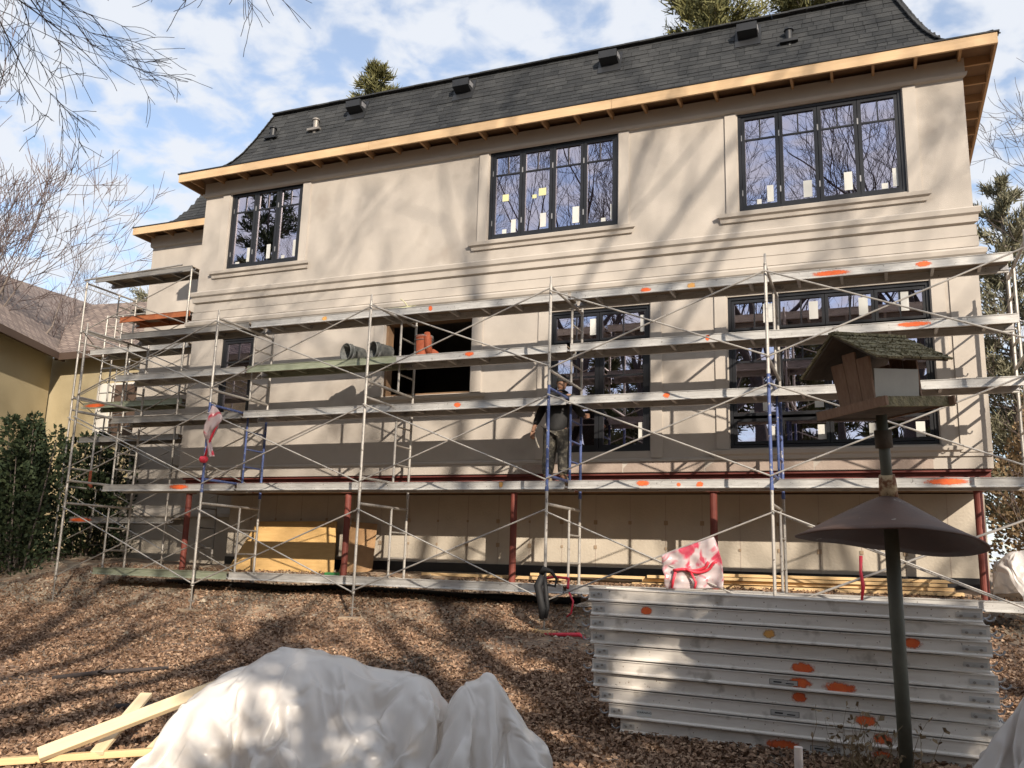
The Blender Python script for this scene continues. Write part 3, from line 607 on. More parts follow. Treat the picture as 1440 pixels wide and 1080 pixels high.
def tab_mass(tl, name, parent, flipx=None):
    b = MB()
    for t in tl:
        mtx = tab_matrix(t); sm = shingle_mesh(t[1], None); b.add([mtx @ Vector(v) for v in sm.v], sm.f)
    o = hpart(b, name, 'shingle', parent); o['kind'] = 'stuff'; return o
tab_mass(rest, 'shingles', roof)
wt = []; course_tabs(WEX, 3.0, WEY, EZ, wt); tab_mass([t for t in wt if t[0] < 1.2], 'shingles', wroof)
# ridge/hip caps
hc = MB()
for X0, sgn in ((EXL, 1), (EXR, -1)):
    s = 0
    while s < arc[-1]-.05:
        o_, h, d = prof_at(s); o2, h2, d2 = prof_at(min(s+.16, arc[-1]))
        p = Vector((X0+sgn*o_, EY+o_, EZ+h+.012)); q = Vector((X0+sgn*o2, EY+o2, EZ+h2+.024)); hpart(MB().beam(p, q, .17, .014, upv=(-sgn*.4, -.4, 1)), 'hip_cap', 'shingle', roof); s += .14
x = EXL+PROF[-1][0]; rcm = MB().box(0, .29, 0, .23, 0, .03).mesh('ridge_cap', 'shingle')
while x < EXR-PROF[-1][0]-.1: o = link('ridge_cap', rcm, roof); o.location = (x, EY+1.17, EZ+1.752+rng.random()*.008); x += .295
# roof vents
def roofpt(x, s): o_, h, d = prof_at(s); return Vector((x, EY+o_, EZ+h)), d
for x in (3.785, 6.25, 9.25, 11.75):
    p, d = roofpt(x, arc[-1]-.40)
    b = MB(); b.add([(-.17, -.20, .0), (.17, -.20, .0), (.17, .22, -.18), (-.17, .22, -.18), (-.17, -.20, .14), (.17, -.20, .14), (.17, .16, .17), (-.17, .16, .17)], [(0, 3, 2, 1), (4, 5, 6, 7), (0, 1, 5, 4), (1, 2, 6, 5), (2, 3, 7, 6), (3, 0, 4, 7)])
    v = link('box_vent', b.mesh('box_vent', 'vent'), roof); v.location = p+Vector((0, -.02, .02))
    b = MB(); b.box(-.22, .22, -.25, .26, -.006, .012); ey = Vector((0, d[0], d[1])); ez = Vector((1, 0, 0)).cross(ey)
    f_ = link('vent_flange', b.mesh('vent_flange', 'vent'), roof); f_.matrix_basis = Matrix(((1, 0, 0, p.x), (0, ey.y, ez.y, p.y+ez.y*.02), (0, ey.z, ez.z, p.z+ez.z*.02), (0, 0, 0, 1)))
    b = MB(); b.box(.171, .177, -.12, .10, .02, .12); s_ = link('vent_lit_side', b.mesh('vent_lit_side', 'galvlid'), roof); s_.location = p+Vector((0, -.02, .02))  # pale plate stands in for the sunlit right face of the vent
for x, m in ((1.74, 'vent'), (2.84, 'dkpipe'), (12.44, 'vent')):
    p, d = roofpt(x, arc[-1]-.75)
    b = MB(); b.lathe([(.0, .24), (.075, .235), (.085, .20), (.06, .19), (.055, -.1)], 12); b.box(-.15, .15, -.10, .16, -.05, .0)
    v = link('pipe_vent', b.mesh('pipe_vent', m), roof); v.location = p+Vector((0, 0, .03))
# fascia, drip edge, rafters, sheathing under the eave
for a, b in ((EXL, 4.85), (4.856, 9.6), (9.606, EXR)):
    mb = MB(); dz = .012 if a > 4 else 0; mb.box(a, b, EY-.035, EY+.003, EZ-.185+dz*0, EZ-.012+dz*0); hpart(mb, 'fascia_board', 'fascia')
mb = MB(); mb.box(EXL-.03, EXR+.03, EY-.05, EY+.1, EZ-.010, EZ+.012); hpart(mb, 'drip_edge', 'vent')
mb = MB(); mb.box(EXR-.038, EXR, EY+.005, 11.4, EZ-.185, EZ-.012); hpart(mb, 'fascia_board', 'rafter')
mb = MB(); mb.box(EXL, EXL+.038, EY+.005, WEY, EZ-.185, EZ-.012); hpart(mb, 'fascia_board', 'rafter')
mb = MB(); mb.box(EXL+.04, EXR-.04, EY+.004, YF+.3, EZ-.035, EZ-.014); hpart(mb, 'eave_sheathing', 'sheath')
mb = MB(); mb.box(XR+.002, EXR-.04, YF+.302, 11.3, EZ-.035, EZ-.014); hpart(mb, 'eave_sheathing', 'sheath')
rm = MB(); rm.box(-.02, .02, .006, .44, -.165, -.036); rme = rm.mesh('rafter', 'rafter')
x = EXL+.25
while x < EXR-.1:
    o = link('rafter', rme, house); o.matrix_parent_inverse = Matrix.Translation(-HOFF); o.location = (x, EY, EZ); x += .60
rm = MB(); rm.box(-.40, -.005, -.02, .02, -.165, -.036); rme2 = rm.mesh('rafter', 'rafter')
y = EY+.55
while y < 11:
    o = link('rafter', rme2, house); o.matrix_parent_inverse = Matrix.Translation(-HOFF); o.location = (EXR-.035, y, EZ); y += .60
mb = MB(); mb.box(WEX, EXL+.3, WEY-.035, WEY+.003, EZ-.185, EZ-.012); hpart(mb, 'fascia_board', 'fascia')
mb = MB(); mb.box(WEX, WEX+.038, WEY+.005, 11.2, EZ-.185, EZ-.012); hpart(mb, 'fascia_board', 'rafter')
mb = MB(); mb.box(WEX-.03, EXL+.3, WEY-.05, WEY+.08, EZ-.010, EZ+.010); hpart(mb, 'drip_edge', 'vent')
mb = MB(); mb.box(WEX+.04, EXL+.3, WEY+.004, WY+.2, EZ-.035, EZ-.014); hpart(mb, 'eave_sheathing', 'sheath')
for x in np.arange(WEX+.3, .6, .60):
    o = link('rafter', rme, house); o.matrix_parent_inverse = Matrix.Translation(-HOFF); o.location = (x, WEY, EZ)

# ------------------------------------------------------------------ scaffold
LIFT = [-1.14, .38, 1.90, 3.42]
B_ = 3.05
scaf = empty('scaffold', (0, 0, -1.5), label='long galvanised tube scaffold of five bays along the house front', cat='scaffold')
side = empty('scaffold', (-2.75, 2.3, -.85), label='taller tube scaffold tower round the left wing of the house', cat='scaffold')
def spart(mb, name, m, root, parent=None):
    o = link(name, mb.mesh(name, m), parent or root)
    if parent is None: o.matrix_parent_inverse = Matrix.Translation(-root.location)
    return o
def frame(root, x, z0, z1, kind, m, y0=0., depth=1.524, dirv=None):
    """ladder frame in the plane through (x,y0) running along +Y (or dirv)"""
    d = Vector((0, 1, 0)) if dirv is None else Vector(dirv)
    P = lambda t, z: Vector((x, y0, 0))+d*t+Vector((0, 0, z))
    r = .0215
    hz = z1-.18 if kind == 'low' else z1-.04; ti = depth-.52
    zb = z0+.22 if kind != 'low' else z0+.10
    o = spart(MB().tube(P(.02, hz), P(depth-.02, hz), r), 'header_tube', m, root)
    if kind != 'low': spart(MB().tube(P(.02, zb), P(depth-.02, zb), r), 'cross_tube', m, root)
    spart(MB().tube(P(ti, zb), P(ti, hz), r*.9), 'ladder_post', m, root)
    nr = 3
    for i in range(nr):
        z = zb+(hz-zb)*(i+1)/(nr+1) if kind != 'low' else zb+(hz-zb)*(i+.05)/(nr)
        q = MB(); q.tube(P(ti, z), P(depth, z), r*.75, n=6); spart(q, 'rung', m, root)
    for t in (0, depth):
        q = MB(); q.tube(P(t, z0), P(t, z1), r*1.02, n=10)
        q.tube(P(t, z0), P(t, z0+.06), r*1.25, n=10); spart(q, 'leg', m, root)
    return o
def jacks(root, x, y, zt):
    g = gz(x, y); q = MB(); q.tube((x, y, g+.03), (x, y, zt), .013, n=6); q.box(x-.06, x+.06, y-.06, y+.06, g+.03, g+.037); q.tube((x-.05, y, min(g+.16, zt-.01)), (x+.05, y, min(g+.16, zt-.01)), .012, n=5)
    spart(q, 'screw_jack', 'dkpipe', root)
def brace(root, p, q, m='galv', r=.0115):
    b = MB(); b.tube(p, q, r, n=6); spart(b, 'brace', m, root)
for k in range(6):
    for i in range(3):
        m = 'bluepipe' if (i == 1 and k in (1, 3, 4)) else 'galv'
        frame(scaf, k*B_, LIFT[i], LIFT[i+1], ('low', 'mid', 'top')[i], m)
    for y in (0, 1.524):
        q = MB(); q.tube((k*B_, y, 3.42), (k*B_, y, 3.53 if k != 4 else 3.55), .017, n=8); spart(q, 'coupling_pin', 'galv', scaf)
        jacks(scaf, k*B_, y, LIFT[0])
for k in range(5):
    a, b = k*B_, k*B_+B_
    for (zl, zh) in ((-1.10, .12), (.55, 1.75), (2.15, 3.32)):
        for y in (-.03, 1.555):
            if y > 0 and not (k in (0,) or (k == 4 and zl < 0)): continue
            j = rng.uniform(-.03, .03)
            brace(scaf, (a, y, zl+j), (b, y-.004, zh+j)); brace(scaf, (a, y-.028, zh+j), (b, y-.024, zl+j))
            c = MB(); c.tube(((a+b)/2, y-.035, (zl+zh)/2+j), ((a+b)/2, y+.008, (zl+zh)/2+j), .012, n=6); spart(c, 'brace_bolt', 'dkpipe', scaf)
# side scaffold: one bay in front of the wing, one along its flank
SL = [-.62, .90, 2.42, 3.94, 5.30]
for x in (-2.75, .22):
    for i in range(4): frame(side, x, SL[i], SL[i+1], 'low' if i == 0 else ('mid' if i % 2 else 'top'), 'galv', y0=2.25, depth=1.45)
    for y in (2.25, 3.70): jacks(side, x, y, SL[0])
for y in (4.6, 7.6):
    for i in range(4): frame(side, -3.15, SL[i], SL[i+1], 'low' if i == 0 else 'mid', 'galv', y0=y, depth=1.45, dirv=(-1, 0, 0))
    for xx in (-3.15, -4.6): jacks(side, xx, y, SL[0])
for i, (zl, zh) in enumerate(((-.55, .66), (1.05, 2.2), (2.6, 3.7), (4.1, 5.15))):
    for y in (2.22, 3.73):
        brace(side, (-2.75, y, zl), (.22, y-.004, zh)); brace(side, (-2.75, y-.028, zh), (.22, y-.024, zl))
    for xx in (-3.12, -4.63):
        brace(side, (xx, 4.6, zl), (xx+.004, 7.6, zh)); brace(side, (xx-.028, 4.6, zh), (xx-.024, 7.6, zl))
    brace(side, (-3.12, 4.6, zh), (-2.75, 3.70, zh)); brace(side, (-4.6, 4.6, zl+.1), (-2.75, 2.25, zl+.1))
q = MB(); q.tube((-2.78, 2.2, 5.32), (-.0, 2.2, 5.40), .02); spart(q, 'guard_rail', 'galv', side)
q = MB(); q.tube((-.30, .75, .62), (-.30, .75, 1.62), .021); spart(q, 'corner_post', 'galv', scaf)
q = MB(); q.tube((-.30, .75, .60), (-.30, .75, .86), .028); q.tube((-.30, .75, .60), (-.24, .75, .56), .03); spart(q, 'orange_tip', 'orangecoat', scaf)

# ------------------------------------------------------------------ planks
RH = .125
def rail_mesh(L_, m, lip=.022):
    # channel section: top lip, recessed web, wider foot
    prof = [(0, 0), (-lip, 0), (-lip, .012), (-.004, .026), (-.004, RH-.012), (-lip*.6, RH-.008), (-lip*.6, RH), (.012, RH), (.012, 0)]
    b = MB(); b.prism(prof, 0, L_); me = b.mesh('side_rail', m); fixn(me); return me
PW = .48
PM = {}
def hook_mesh(m):
    b = MB(); pts = []
    for i in range(9):
        a = R(-60+i*30); pts.append((-.045-.035*math.sin(a)*1.0, 0, .052-.036*math.cos(a)))
    pts = [(.02, 0, .045), (-.01, 0, .03)]+[(-.045+.034*math.cos(R(-20-i*28)), 0, .055+.034*math.sin(R(-20-i*28))) for i in range(7)]
    b.path(pts, .008, 6); b.box(-.004, .10, -.006, .006, .03, .075); return b.mesh('hook', m)
def spot_mesh(m, w, h, seed):
    b = MB(); n = 14; vs = []
    for i in range(n):
        a = 2*math.pi*i/n; q = 1+.22*noise.noise(Vector((math.cos(a)*1.4, math.sin(a)*1.4, seed*3.7)))
        c, s_ = math.cos(a), math.sin(a); e = .62
        vs.append((math.copysign(abs(c)**e, c)*w/2*q, 0, math.copysign(abs(s_)**e, s_)*h/2*min(q, 1.05)))
    b.add(vs+[(x, .0018, z) for x, y, z in vs], [tuple(range(n))]+[(i, n+i, n+(i+1) % n, (i+1) % n) for i in range(n)]); me = b.mesh('spray_mark', m); fixn(me); return me
HK = hook_mesh('galvlid')
def plank(name, L_, railm, deckm, loc, rz=0, sprays=(), label=None, cat='plank', group=None, hooks=True, crossbars=True, tilt=0):
    root = empty(name, loc, rz, label=label, cat=cat, group=group); root.rotation_euler = (0, tilt, rz)
    key = (railm, round(L_, 2))
    if key not in PM: PM[key] = rail_mesh(L_, railm)
    a = link('side_rail', PM[key], root)
    b = link('side_rail', PM[key], root); b.location = (L_, PW, 0); b.rotation_euler = (0, 0, math.pi)
    dk = ('deck', deckm, round(L_, 2)); bw = (PW-.026)/4
    if dk not in PM: PM[dk] = MB().box(.01, L_-.01, .002, bw-.002, RH-.022, RH-.006).mesh('deck_board', deckm)
    for i in range(4): d_ = link('deck_board', PM[dk], root); d_.location = (0, .013+i*bw, -.002*(i % 2))
    ck = ('cross', railm)
    if ck not in PM: PM[ck] = MB().box(0, .04, .0125, PW-.0125, .03, RH-.026).mesh('cross_member', railm)
    if crossbars:
        for x in np.arange(.35, L_-.2, .58): d_ = link('cross_member', PM[ck], root); d_.location = (x, 0, 0)
    if hooks:
        for (x, y, rot) in ((0, .02, 0), (0, PW-.02, 0), (L_, .02, math.pi), (L_, PW-.02, math.pi)):
            h = link('hook', HK, root); h.location = (x, y, .0); h.rotation_euler = (0, 0, rot)
    for i, (x, z, w, h, m) in enumerate(sprays):
        s_ = link('spray_mark', spot_mesh(m, w*1.2, min(h*1.35, .108), x+i+loc[2]), root); s_.location = (x, -.0065, z)
    return root
YP = .82
LEV = [(3.53, 'topmost'), (2.70, 'second from top'), (1.88, 'middle'), (.60, 'fourth from top'), (-.92, 'lowest')]
BAY = ['in the leftmost bay of the scaffold front', 'in the bay left of the lying pails', 'in the bay between dark wall opening and worker', 'in the bay right of the worker', 'in the bay behind the bird feeder']
SPR = [(4.66, 3.465, 0, .10, .07, 'amber'), (6.735, 3.483, 0, .07, .08, 'orange'), (7.483, 2.683, 1, .16, .06, 'orange'), (7.305, 1.853, 2, .12, .07, 'orange'), (8.101, .554, 3, .07, .10, 'amber'),
       (10.373, 3.421, 0, .16, .06, 'orange'), (11.056, 3.424, 0, .12, .08, 'amber'), (12.995, 3.46, 0, .46, .07, 'orange'), (14.167, 3.472, 0, .18, .07, 'orange'), (11.283, 2.693, 1, .06, .10, 'orange'),
       (14.0, 2.683, 1, .42, .06, 'orange'), (10.675, 1.871, 2, .10, .07, 'orange'), (10.326, .56, 3, .19, .07, 'orange'), (10.84, .537, 3, .06, .05, 'orange'), (11.141, .535, 3, .10, .09, 'orange'), (14.277, .56, 3, .50, .07, 'orange'), (1.782, .557, 3, .42, .08, 'orange'), (2.95, -.9, 9, .1, .1, 'orange')]
for li, (z, ln) in enumerate(LEV):
    for k in range(5):
        x0 = k*B_-.02+(.06 if k % 2 else 0); L_ = B_+.0
        railm = 'alu'; deckm = 'deck'
        if (li, k) in ((1, 1), (4, 0), (2, 0)): railm = 'alu_green' if li in (1, 4) else 'alu_dark'
        if li == 0 and k == 0: railm = 'alu_dark'
        zt = z+.0 + (0.006 if k % 2 else 0)
        spr = [(s[0]-x0, min(max(s[1]-(zt-RH), .05), .075), s[3], s[4], s[5]) for s in SPR if s[2] == li and x0 <= s[0] < x0+L_]
        plank('scaffold_plank', L_, railm, deckm, (x0, YP, zt-RH), sprays=spr, label=f"{ {'alu':'silver','alu_green':'greenish','alu_dark':'dull grey'}[railm]} scaffold plank, {ln} level, {BAY[k]}", cat='scaffold plank', group='scaffold planks along the house front')
sp2 = [(5.42, 'alu_dark', 'topmost'), (4.45, 'rustrail', 'second from top'), (3.76, 'alu', 'third from top'), (2.55, 'alu_green', 'fourth from top'), (1.80, 'alu_dark', 'fifth from top'), (.08, 'alu_dark', 'lowest')]
for z, m, ln in sp2:
    plank('scaffold_plank', 2.75 if ln != 'second from top' else 1.95, m, 'deck', (-2.62 if ln != 'second from top' else -1.85, 2.45 if ln != 'topmost' else 2.35, z-RH), sprays=([(.35, .06, .6, .085, 'orange')] if ln in ('fourth from top', 'lowest') else ()), label=f"{'rust orange' if m == 'rustrail' else 'grey'} scaffold plank, {ln} on the tower by the left wing", cat='scaffold plank', group='scaffold planks on the side tower')
for z, ln in ((5.42, 'upper'), (3.76, 'lower')):
    plank('scaffold_plank', 3.0, 'alu_dark', 'deck', (-3.35, 4.6, z-RH), rz=R(90), label=f'{ln} dark scaffold plank running back along the left flank of the wing', cat='scaffold plank', group='scaffold planks on the side tower')

# sole boards under the front feet
for k, nm in enumerate(['under the far left front scaffold foot', 'under the front foot left of the plywood sheet', 'under the front foot below the lying pails', 'under the front foot holding the black harness']):
    b = MB(); b.box(-.19, .19, -.11, .11, -.02, .025); o = b.build('sole_board', 'pine' if k == 3 else 'oldwood'); o.location = (k*B_, 0, gz(k*B_, 0)+.005); o.rotation_euler = (0, 0, R(rng.uniform(-25, 25)))
    tag(bevel(o), f'small wooden board on the dirt {nm}', 'board', 'boards under the scaffold feet')

# ------------------------------------------------------------------ stack of planks in the foreground
ST = [  # shift in x along stack, sprays (abs x, dz, w, h), tags
    (.02, [], []), (.06, [(11.62, .07, .10, .07, 'orange')], []), (.05, [(12.60, .07, .09, .07, 'amber'), (13.60, .075, .13, .10, 'orange')], []),
    (.05, [], []), (.10, [(12.84, .06, .17, .09, 'orange')], []), (.08, [(12.82, .065, .17, .085, 'orange'), (13.10, .055, .23, .09, 'orange')], [(12.69, 'plate')]),
    (.09, [(12.81, .075, .11, .10, 'orange')], []), (.17, [(13.27, .07, .15, .09, 'orange')], [(12.69, 'plate')]), (.29, [(13.38, .07, .13, .08, 'orange')], [(11.60, 'warn')]), (.42, [(12.68, .05, .26, .09, 'orange'), (13.36, .06, .13, .08, 'orange')], [(12.97, 'plate')])]
order = ['topmost', 'second from top', 'third from top', 'fourth from top', 'fifth from top', 'fifth from bottom', 'fourth from bottom', 'third from bottom', 'second from bottom', 'bottommost']
def text_mesh(s, size, m):
    cu = bpy.data.curves.new('lettering', 'FONT'); cu.body = s; cu.size = size; cu.extrude = .0004; cu.align_x = 'CENTER'
    to = bpy.data.objects.new('lettering', cu); C.objects.link(to); dg = bpy.context.evaluated_depsgraph_get(); me = bpy.data.meshes.new_from_object(to.evaluated_get(dg)); bpy.data.objects.remove(to)
    me.materials.clear(); me.materials.append(MT[m]); return me
for i, (dx, sprs, tags_) in enumerate(ST):
    x0 = 11.10+dx*.7; z = -.80-(i+1)*.1145; sag = .006*math.sin(i*1.7)
    p = plank('stacked_plank', 2.97+.01*(i % 3), 'alu_stack', 'alu_stack', (x0, -4.30-.012*(i % 3), z), rz=R(-1.6+.25*math.sin(i*2.1)), tilt=R(.7),
              sprays=[(s[0]-x0, s[1], s[2], s[3], s[4]) for s in sprs], label=f"silver aluminium plank, {order[i]} in the stack in front of the feeder", cat='scaffold plank', group='aluminium planks stacked on the ground')
    p.scale = (1, 1, .83)
    for (tx, kd) in tags_:
        b = MB()
        if kd == 'plate':
            w = .21; b.box(0, w, -.0066, -.0045, .035, .082); o = link('tag_plate', b.mesh('tag_plate', 'alu'), p); o.location = (tx-x0-.1, 0, 0)
            b = MB()
            for q in ((0, w, .035, .038), (0, w, .079, .082), (0, .003, .038, .079), (w-.003, w, .038, .079), (.03, .09, .052, .064), (.12, .18, .047, .056)): b.box(q[0], q[1], -.0085, -.0067, q[2], q[3])
            o2 = link('tag_print', b.mesh('tag_print', 'vent'), o)
        else:
            b.box(-.06, .06, -.0066, -.0045, .035, .092); o = link('warning_sticker', b.mesh('warning_sticker', 'white'), p); o.location = (tx-x0, 0, 0)
            tme = text_mesh('WARNING', .026, 'vent'); t_ = link('lettering', tme, o); t_.rotation_euler = (R(90), 0, 0); t_.location = (0, -.0072, .062)
    # end plates with bolts, small scuffs
    if i == 0:
        EP1 = MB().box(2.80, 2.955, -.010, -.0045, .045, .085).mesh('end_plate', 'alu'); EP2 = MB().box(.02, .12, -.010, -.0045, .035, .085).mesh('end_plate', 'alu')
        BM_ = MB().lathe([(0, 0), (.011, 0), (.012, .006), (0, .007)], 8, Matrix.Rotation(R(90), 4, 'X')).mesh('bolt', 'dkpipe')
    link('end_plate', EP1, p); link('end_plate', EP2, p)
    for xx in (2.83, 2.92, .05, .09): o = link('bolt', BM_, p); o.location = (xx, -.0100, .055+(.0 if xx > 1 else .015*(xx > .06)))
    b = MB()
    for q in range(16):
        xx = rng.uniform(.1, 2.9); zz_ = rng.uniform(.03, .11); w = rng.uniform(.003, .010); b.box(xx, xx+w, -.0056, -.0042, zz_, zz_+rng.uniform(.002, .012))
    link('scuff', b.mesh('scuff', 'oldwood'), p)['kind'] = 'stuff'

# ------------------------------------------------------------------ bird feeder
fd = empty('bird_feeder', (13.52, -4.86, -1.95), label='weathered wooden bird feeder with mossy roof on a pole above a rusty cone', cat='bird feeder')
def fpart(mb, name, m, mtx=None, smooth=False, parent=None):
    me = mb.mesh(name, m, smooth); fixn(me); o = link(name, me, parent or fd)
    if parent is None:
        o.matrix_parent_inverse = Matrix.Translation(-Vector(fd.location))
        if mtx is not None: o.matrix_basis = mtx
    return o
pb, pm, pt = Vector((13.52, -4.86, -2.1)), Vector((13.495, -5.266, -.12)), Vector((13.475, -5.376, .42))
fpart(MB().path([pb, pb.lerp(pm, .5), pm], .046, 16), 'lower_pole', 'post', smooth=True)
fpart(MB().path([pm-Vector((0, 0, .02)), pt], .036, 14), 'upper_pole', 'post', smooth=True)
ax = (pt-pm).normalized()
fpart(MB().path([pm+ax*.0, pm+ax*.10, pm+ax*.15], [.060, .056, .050], 14), 'pole_collar', 'collar', smooth=True)
fpart(MB().path([pm+ax*.33, pm+ax*.45], .056, 14), 'pole_clamp', 'darkwood', smooth=True)
cmx = Matrix.Translation(pm) @ Euler((R(-5), R(3.0), 0)).to_matrix().to_4x4() @ Matrix.Diagonal((.965, .965, .98, 1))
cb = MB(); prof = [(.055, .0), (.16, -.055), (.36, -.165), (.55, -.265), (.615, -.295)]
cn = MB(); cn.lathe(prof+[(r-.004 if r > .06 else r, z-.012) for r, z in prof[::-1]], 48, closed=True)
cn.v = [(x, y, z+.012*noise.noise(Vector((x*3, y*3, 2)))-(.02*math.sin(2*math.atan2(y, x)+.5) if (x*x+y*y) > .2 else 0)) for x, y, z in cn.v]
fpart(cn, 'baffle_cone', 'cone', cmx, smooth=True)
fm = Matrix.Translation(pt+Vector((.02, 0, .0))) @ Euler((R(0), R(-9), R(40)), 'XYZ').to_matrix().to_4x4()
fm = Matrix.Translation(pt+Vector((.015, 0, .02))) @ Matrix.Rotation(R(22.4), 4, 'Z') @ Matrix.Rotation(R(-8), 4, 'Y') @ Matrix.Rotation(R(30), 4, 'Z') @ Matrix.Diagonal((.74, .74, .86, 1))
# tray: floor boards + rims (local: u=x long axis, v=y, w=z)
HL, HW = .46, .31
tr_ = MB(); 
for i in range(4): tr_.box(-HL, HL, -HW+i*HW/2+.004, -HW+(i+1)*HW/2-.004, .0, .022)
fpart(tr_, 'tray_floor', 'darkwood', fm)
for (a, b, c, d, m) in ((-HL-.03, HL+.09, -HW-.035, -HW-.001, 'moss'), (-HL-.03, HL+.05, HW+.001, HW+.03, 'darkwood')):
    fpart(MB().box(a, b, c, d, -.015, .062), 'tray_rim', m, fm)
for a, b in ((-HL-.035, -HL-.001), (HL+.001, HL+.03)): fpart(MB().box(a, b, -HW-.09, HW+.02, -.012, .056), 'tray_rim', 'feedwood', fm)
H1 = .36
for sgn in (-1, 1):
    x = sgn*(HL-.13)
    for (v0, v1, hh) in ((-.20, -.07, .40), (-.065, .065, .46), (.07, .20, .40)):
        fpart(MB().add([(x-.012, v0*.90, .022), (x+.012, v0*.90, .022), (x+.012, v1*.90, .022), (x-.012, v1*.90, .022), (x-.012, v0*1.03, hh), (x+.012, v0*1.03, hh), (x+.012, v1*1.03, hh), (x-.012, v1*1.03, hh)], [(0, 3, 2, 1), (4, 5, 6, 7), (0, 1, 5, 4), (1, 2, 6, 5), (2, 3, 7, 6), (3, 0, 4, 7)]), 'end_board', 'feedwood', fm)
for sgn in (-1, 1):
    y0, y1 = sgn*.155, sgn*.21
    fpart(MB().add([(-.31, y0, .03), (.31, y0, .03), (.31, y0+sgn*.006, .03), (-.31, y0+sgn*.006, .03), (-.31, y1, .30), (.31, y1, .30), (.31, y1+sgn*.006, .30), (-.31, y1+sgn*.006, .30)], [(0, 3, 2, 1), (4, 5, 6, 7), (0, 1, 5, 4), (1, 2, 6, 5), (2, 3, 7, 6), (3, 0, 4, 7)]), 'seed_panel', 'plexi', fm)
# roof: two slopes of overlapping mossy boards
EV, RZ, EZf = .40, .60, .34
for sgn in (-1, 1):
    a = Vector((0, sgn*EV, EZf)); b = Vector((0, 0, RZ)); d = (b-a); Ls = d.length; d.normalize(); nrm = Vector((0, d.z*-sgn*-1, 0))
    n_ = Vector((1, 0, 0)).cross(d)*(1 if sgn < 0 else -1); n_ = n_ if n_.z > 0 else -n_
    m0 = MB(); m0.add([Vector((x, 0, 0))+p+n_*h for h in (-.012, 0) for p in (a, b) for x in (-HL-.04, HL+.04)], [(0, 1, 3, 2), (4, 6, 7, 5), (0, 4, 5, 1), (2, 3, 7, 6), (0, 2, 6, 4), (1, 5, 7, 3)])
    fpart(m0, 'roof_panel', 'darkwood', fm)
    for r_ in range(5):
        p0 = a + d*(Ls*r_/5-.012); p1 = a + d*min(Ls*(r_+1)/5+.03, Ls)
        x = -HL-.06
        while x < HL+.03:
            w = rng.uniform(.09, .17); x1 = min(x+w, HL+.07); j = rng.uniform(-.012, .008); jj = rng.uniform(0, .006)
            q = MB(); xs_ = (x+.003, x1-.003)
            vs = [Vector((xx, 0, 0))+p0+d*j+n_*(.004+jj) for xx in xs_]+[Vector((xx, 0, 0))+p1+n_*.004 for xx in xs_[::-1]]+[Vector((xx, 0, 0))+p0+d*j+n_*(.022+jj) for xx in xs_]+[Vector((xx, 0, 0))+p1+n_*.012 for xx in xs_[::-1]]
            q.add(vs, [(0, 3, 2, 1), (4, 5, 6, 7), (0, 1, 5, 4), (1, 2, 6, 5), (2, 3, 7, 6), (3, 0, 4, 7)]); fpart(q, 'roof_shingle', 'moss', fm); x = x1
fpart(MB().box(-HL-.05, HL+.05, -.035, .035, RZ+.005, RZ+.028), 'roof_ridge', 'moss', fm)
# moss tufts as tiny clumps on the front slope
mo = MB(); d = Vector((0, EV, RZ-EZf)).normalized(); n_ = Vector((0, -d.z, d.y))
for i in range(420):
    u = rng.uniform(-HL-.05, HL+.05); s_ = rng.random(); p = Vector((u, -EV*(1-s_), EZf+(RZ-EZf)*s_))+n_*.022; rr = rng.uniform(.006, .02)
    t1 = Vector((rng.uniform(-1, 1), rng.uniform(-1, 1), rng.uniform(-1, 1))).normalized()*rr; t2 = n_*rr*rng.uniform(.4, 1.1)
    mo.add([p-t1, p+t1, p+t2+t1*.3, p+t1.cross(n_)], [(0, 1, 2), (1, 3, 2), (3, 0, 2)])
mo_o = fpart(mo, 'moss', 'moss', fm); mo_o['kind'] = 'stuff'

# ------------------------------------------------------------------ plastic heaps
def sheet_mesh(k):
    vs, nx_, ny_ = DRAPED[k]; b = MB(); b.v = vs; b.f = [(j*nx_+i, j*nx_+i+1, (j+1)*nx_+i+1, (j+1)*nx_+i) for j in range(ny_-1) for i in range(nx_-1)]; return b
def heap(name, base, k, m, label, cat='plastic sheeting', rz=0., sc=(1, 1, 1)):
    o = empty(name, base, rz, label=label, cat=cat); sh = link('sheet', sheet_mesh(k).mesh('sheet', m, True), o); sh.scale = sc
    sb = sh.modifiers.new('smooth', 'SUBSURF'); sb.levels = 1; sb.render_levels = 1
    return o
heap('plastic_sheeting', (9.74, -6.37, -2.03), 'wide', 'film', 'wide crumpled heap of white plastic sheeting beside the loose lumber', rz=R(22), sc=(.96, 1, 1.01))
heap('plastic_sheeting', (11.0, -6.05, -2.03), 'peak', 'film', 'tall peaked bundle of white plastic right of the wide heap', rz=R(22), sc=(.92, .9, 1.02))
heap('plastic_sheeting', (14.27, -5.30, -2.03), 'peak', 'film2', 'white plastic bundle at the lower right against the plank stack', rz=R(150), sc=(1.0, .85, 1.22))
heap('wrapped_bundle', (15.9, 2.6, -.98), 'wide', 'film2', 'large bundle wrapped in greyish plastic beside the right red post', cat='wrapped bundle', rz=R(200), sc=(1.0, .8, 1.12))
heap('plastic_scrap', (12.68, -6.25, -2.05), 'peak', 'film2', 'small crumpled white plastic scrap beside the pale pipe', rz=R(80), sc=(.34, .3, .34))
heap('plastic_scrap', (13.05, -6.10, -2.05), 'lump', 'bagfilm', 'small red and white plastic scrap right of the pale pipe', rz=R(130), sc=(.2, .2, .32))
heap('plastic_scrap', (9.55, 1.15, -1.22), 'lump', 'clearfilm', 'clear and pinkish plastic lying behind the black harness', rz=R(40), sc=(.5, .35, .35))
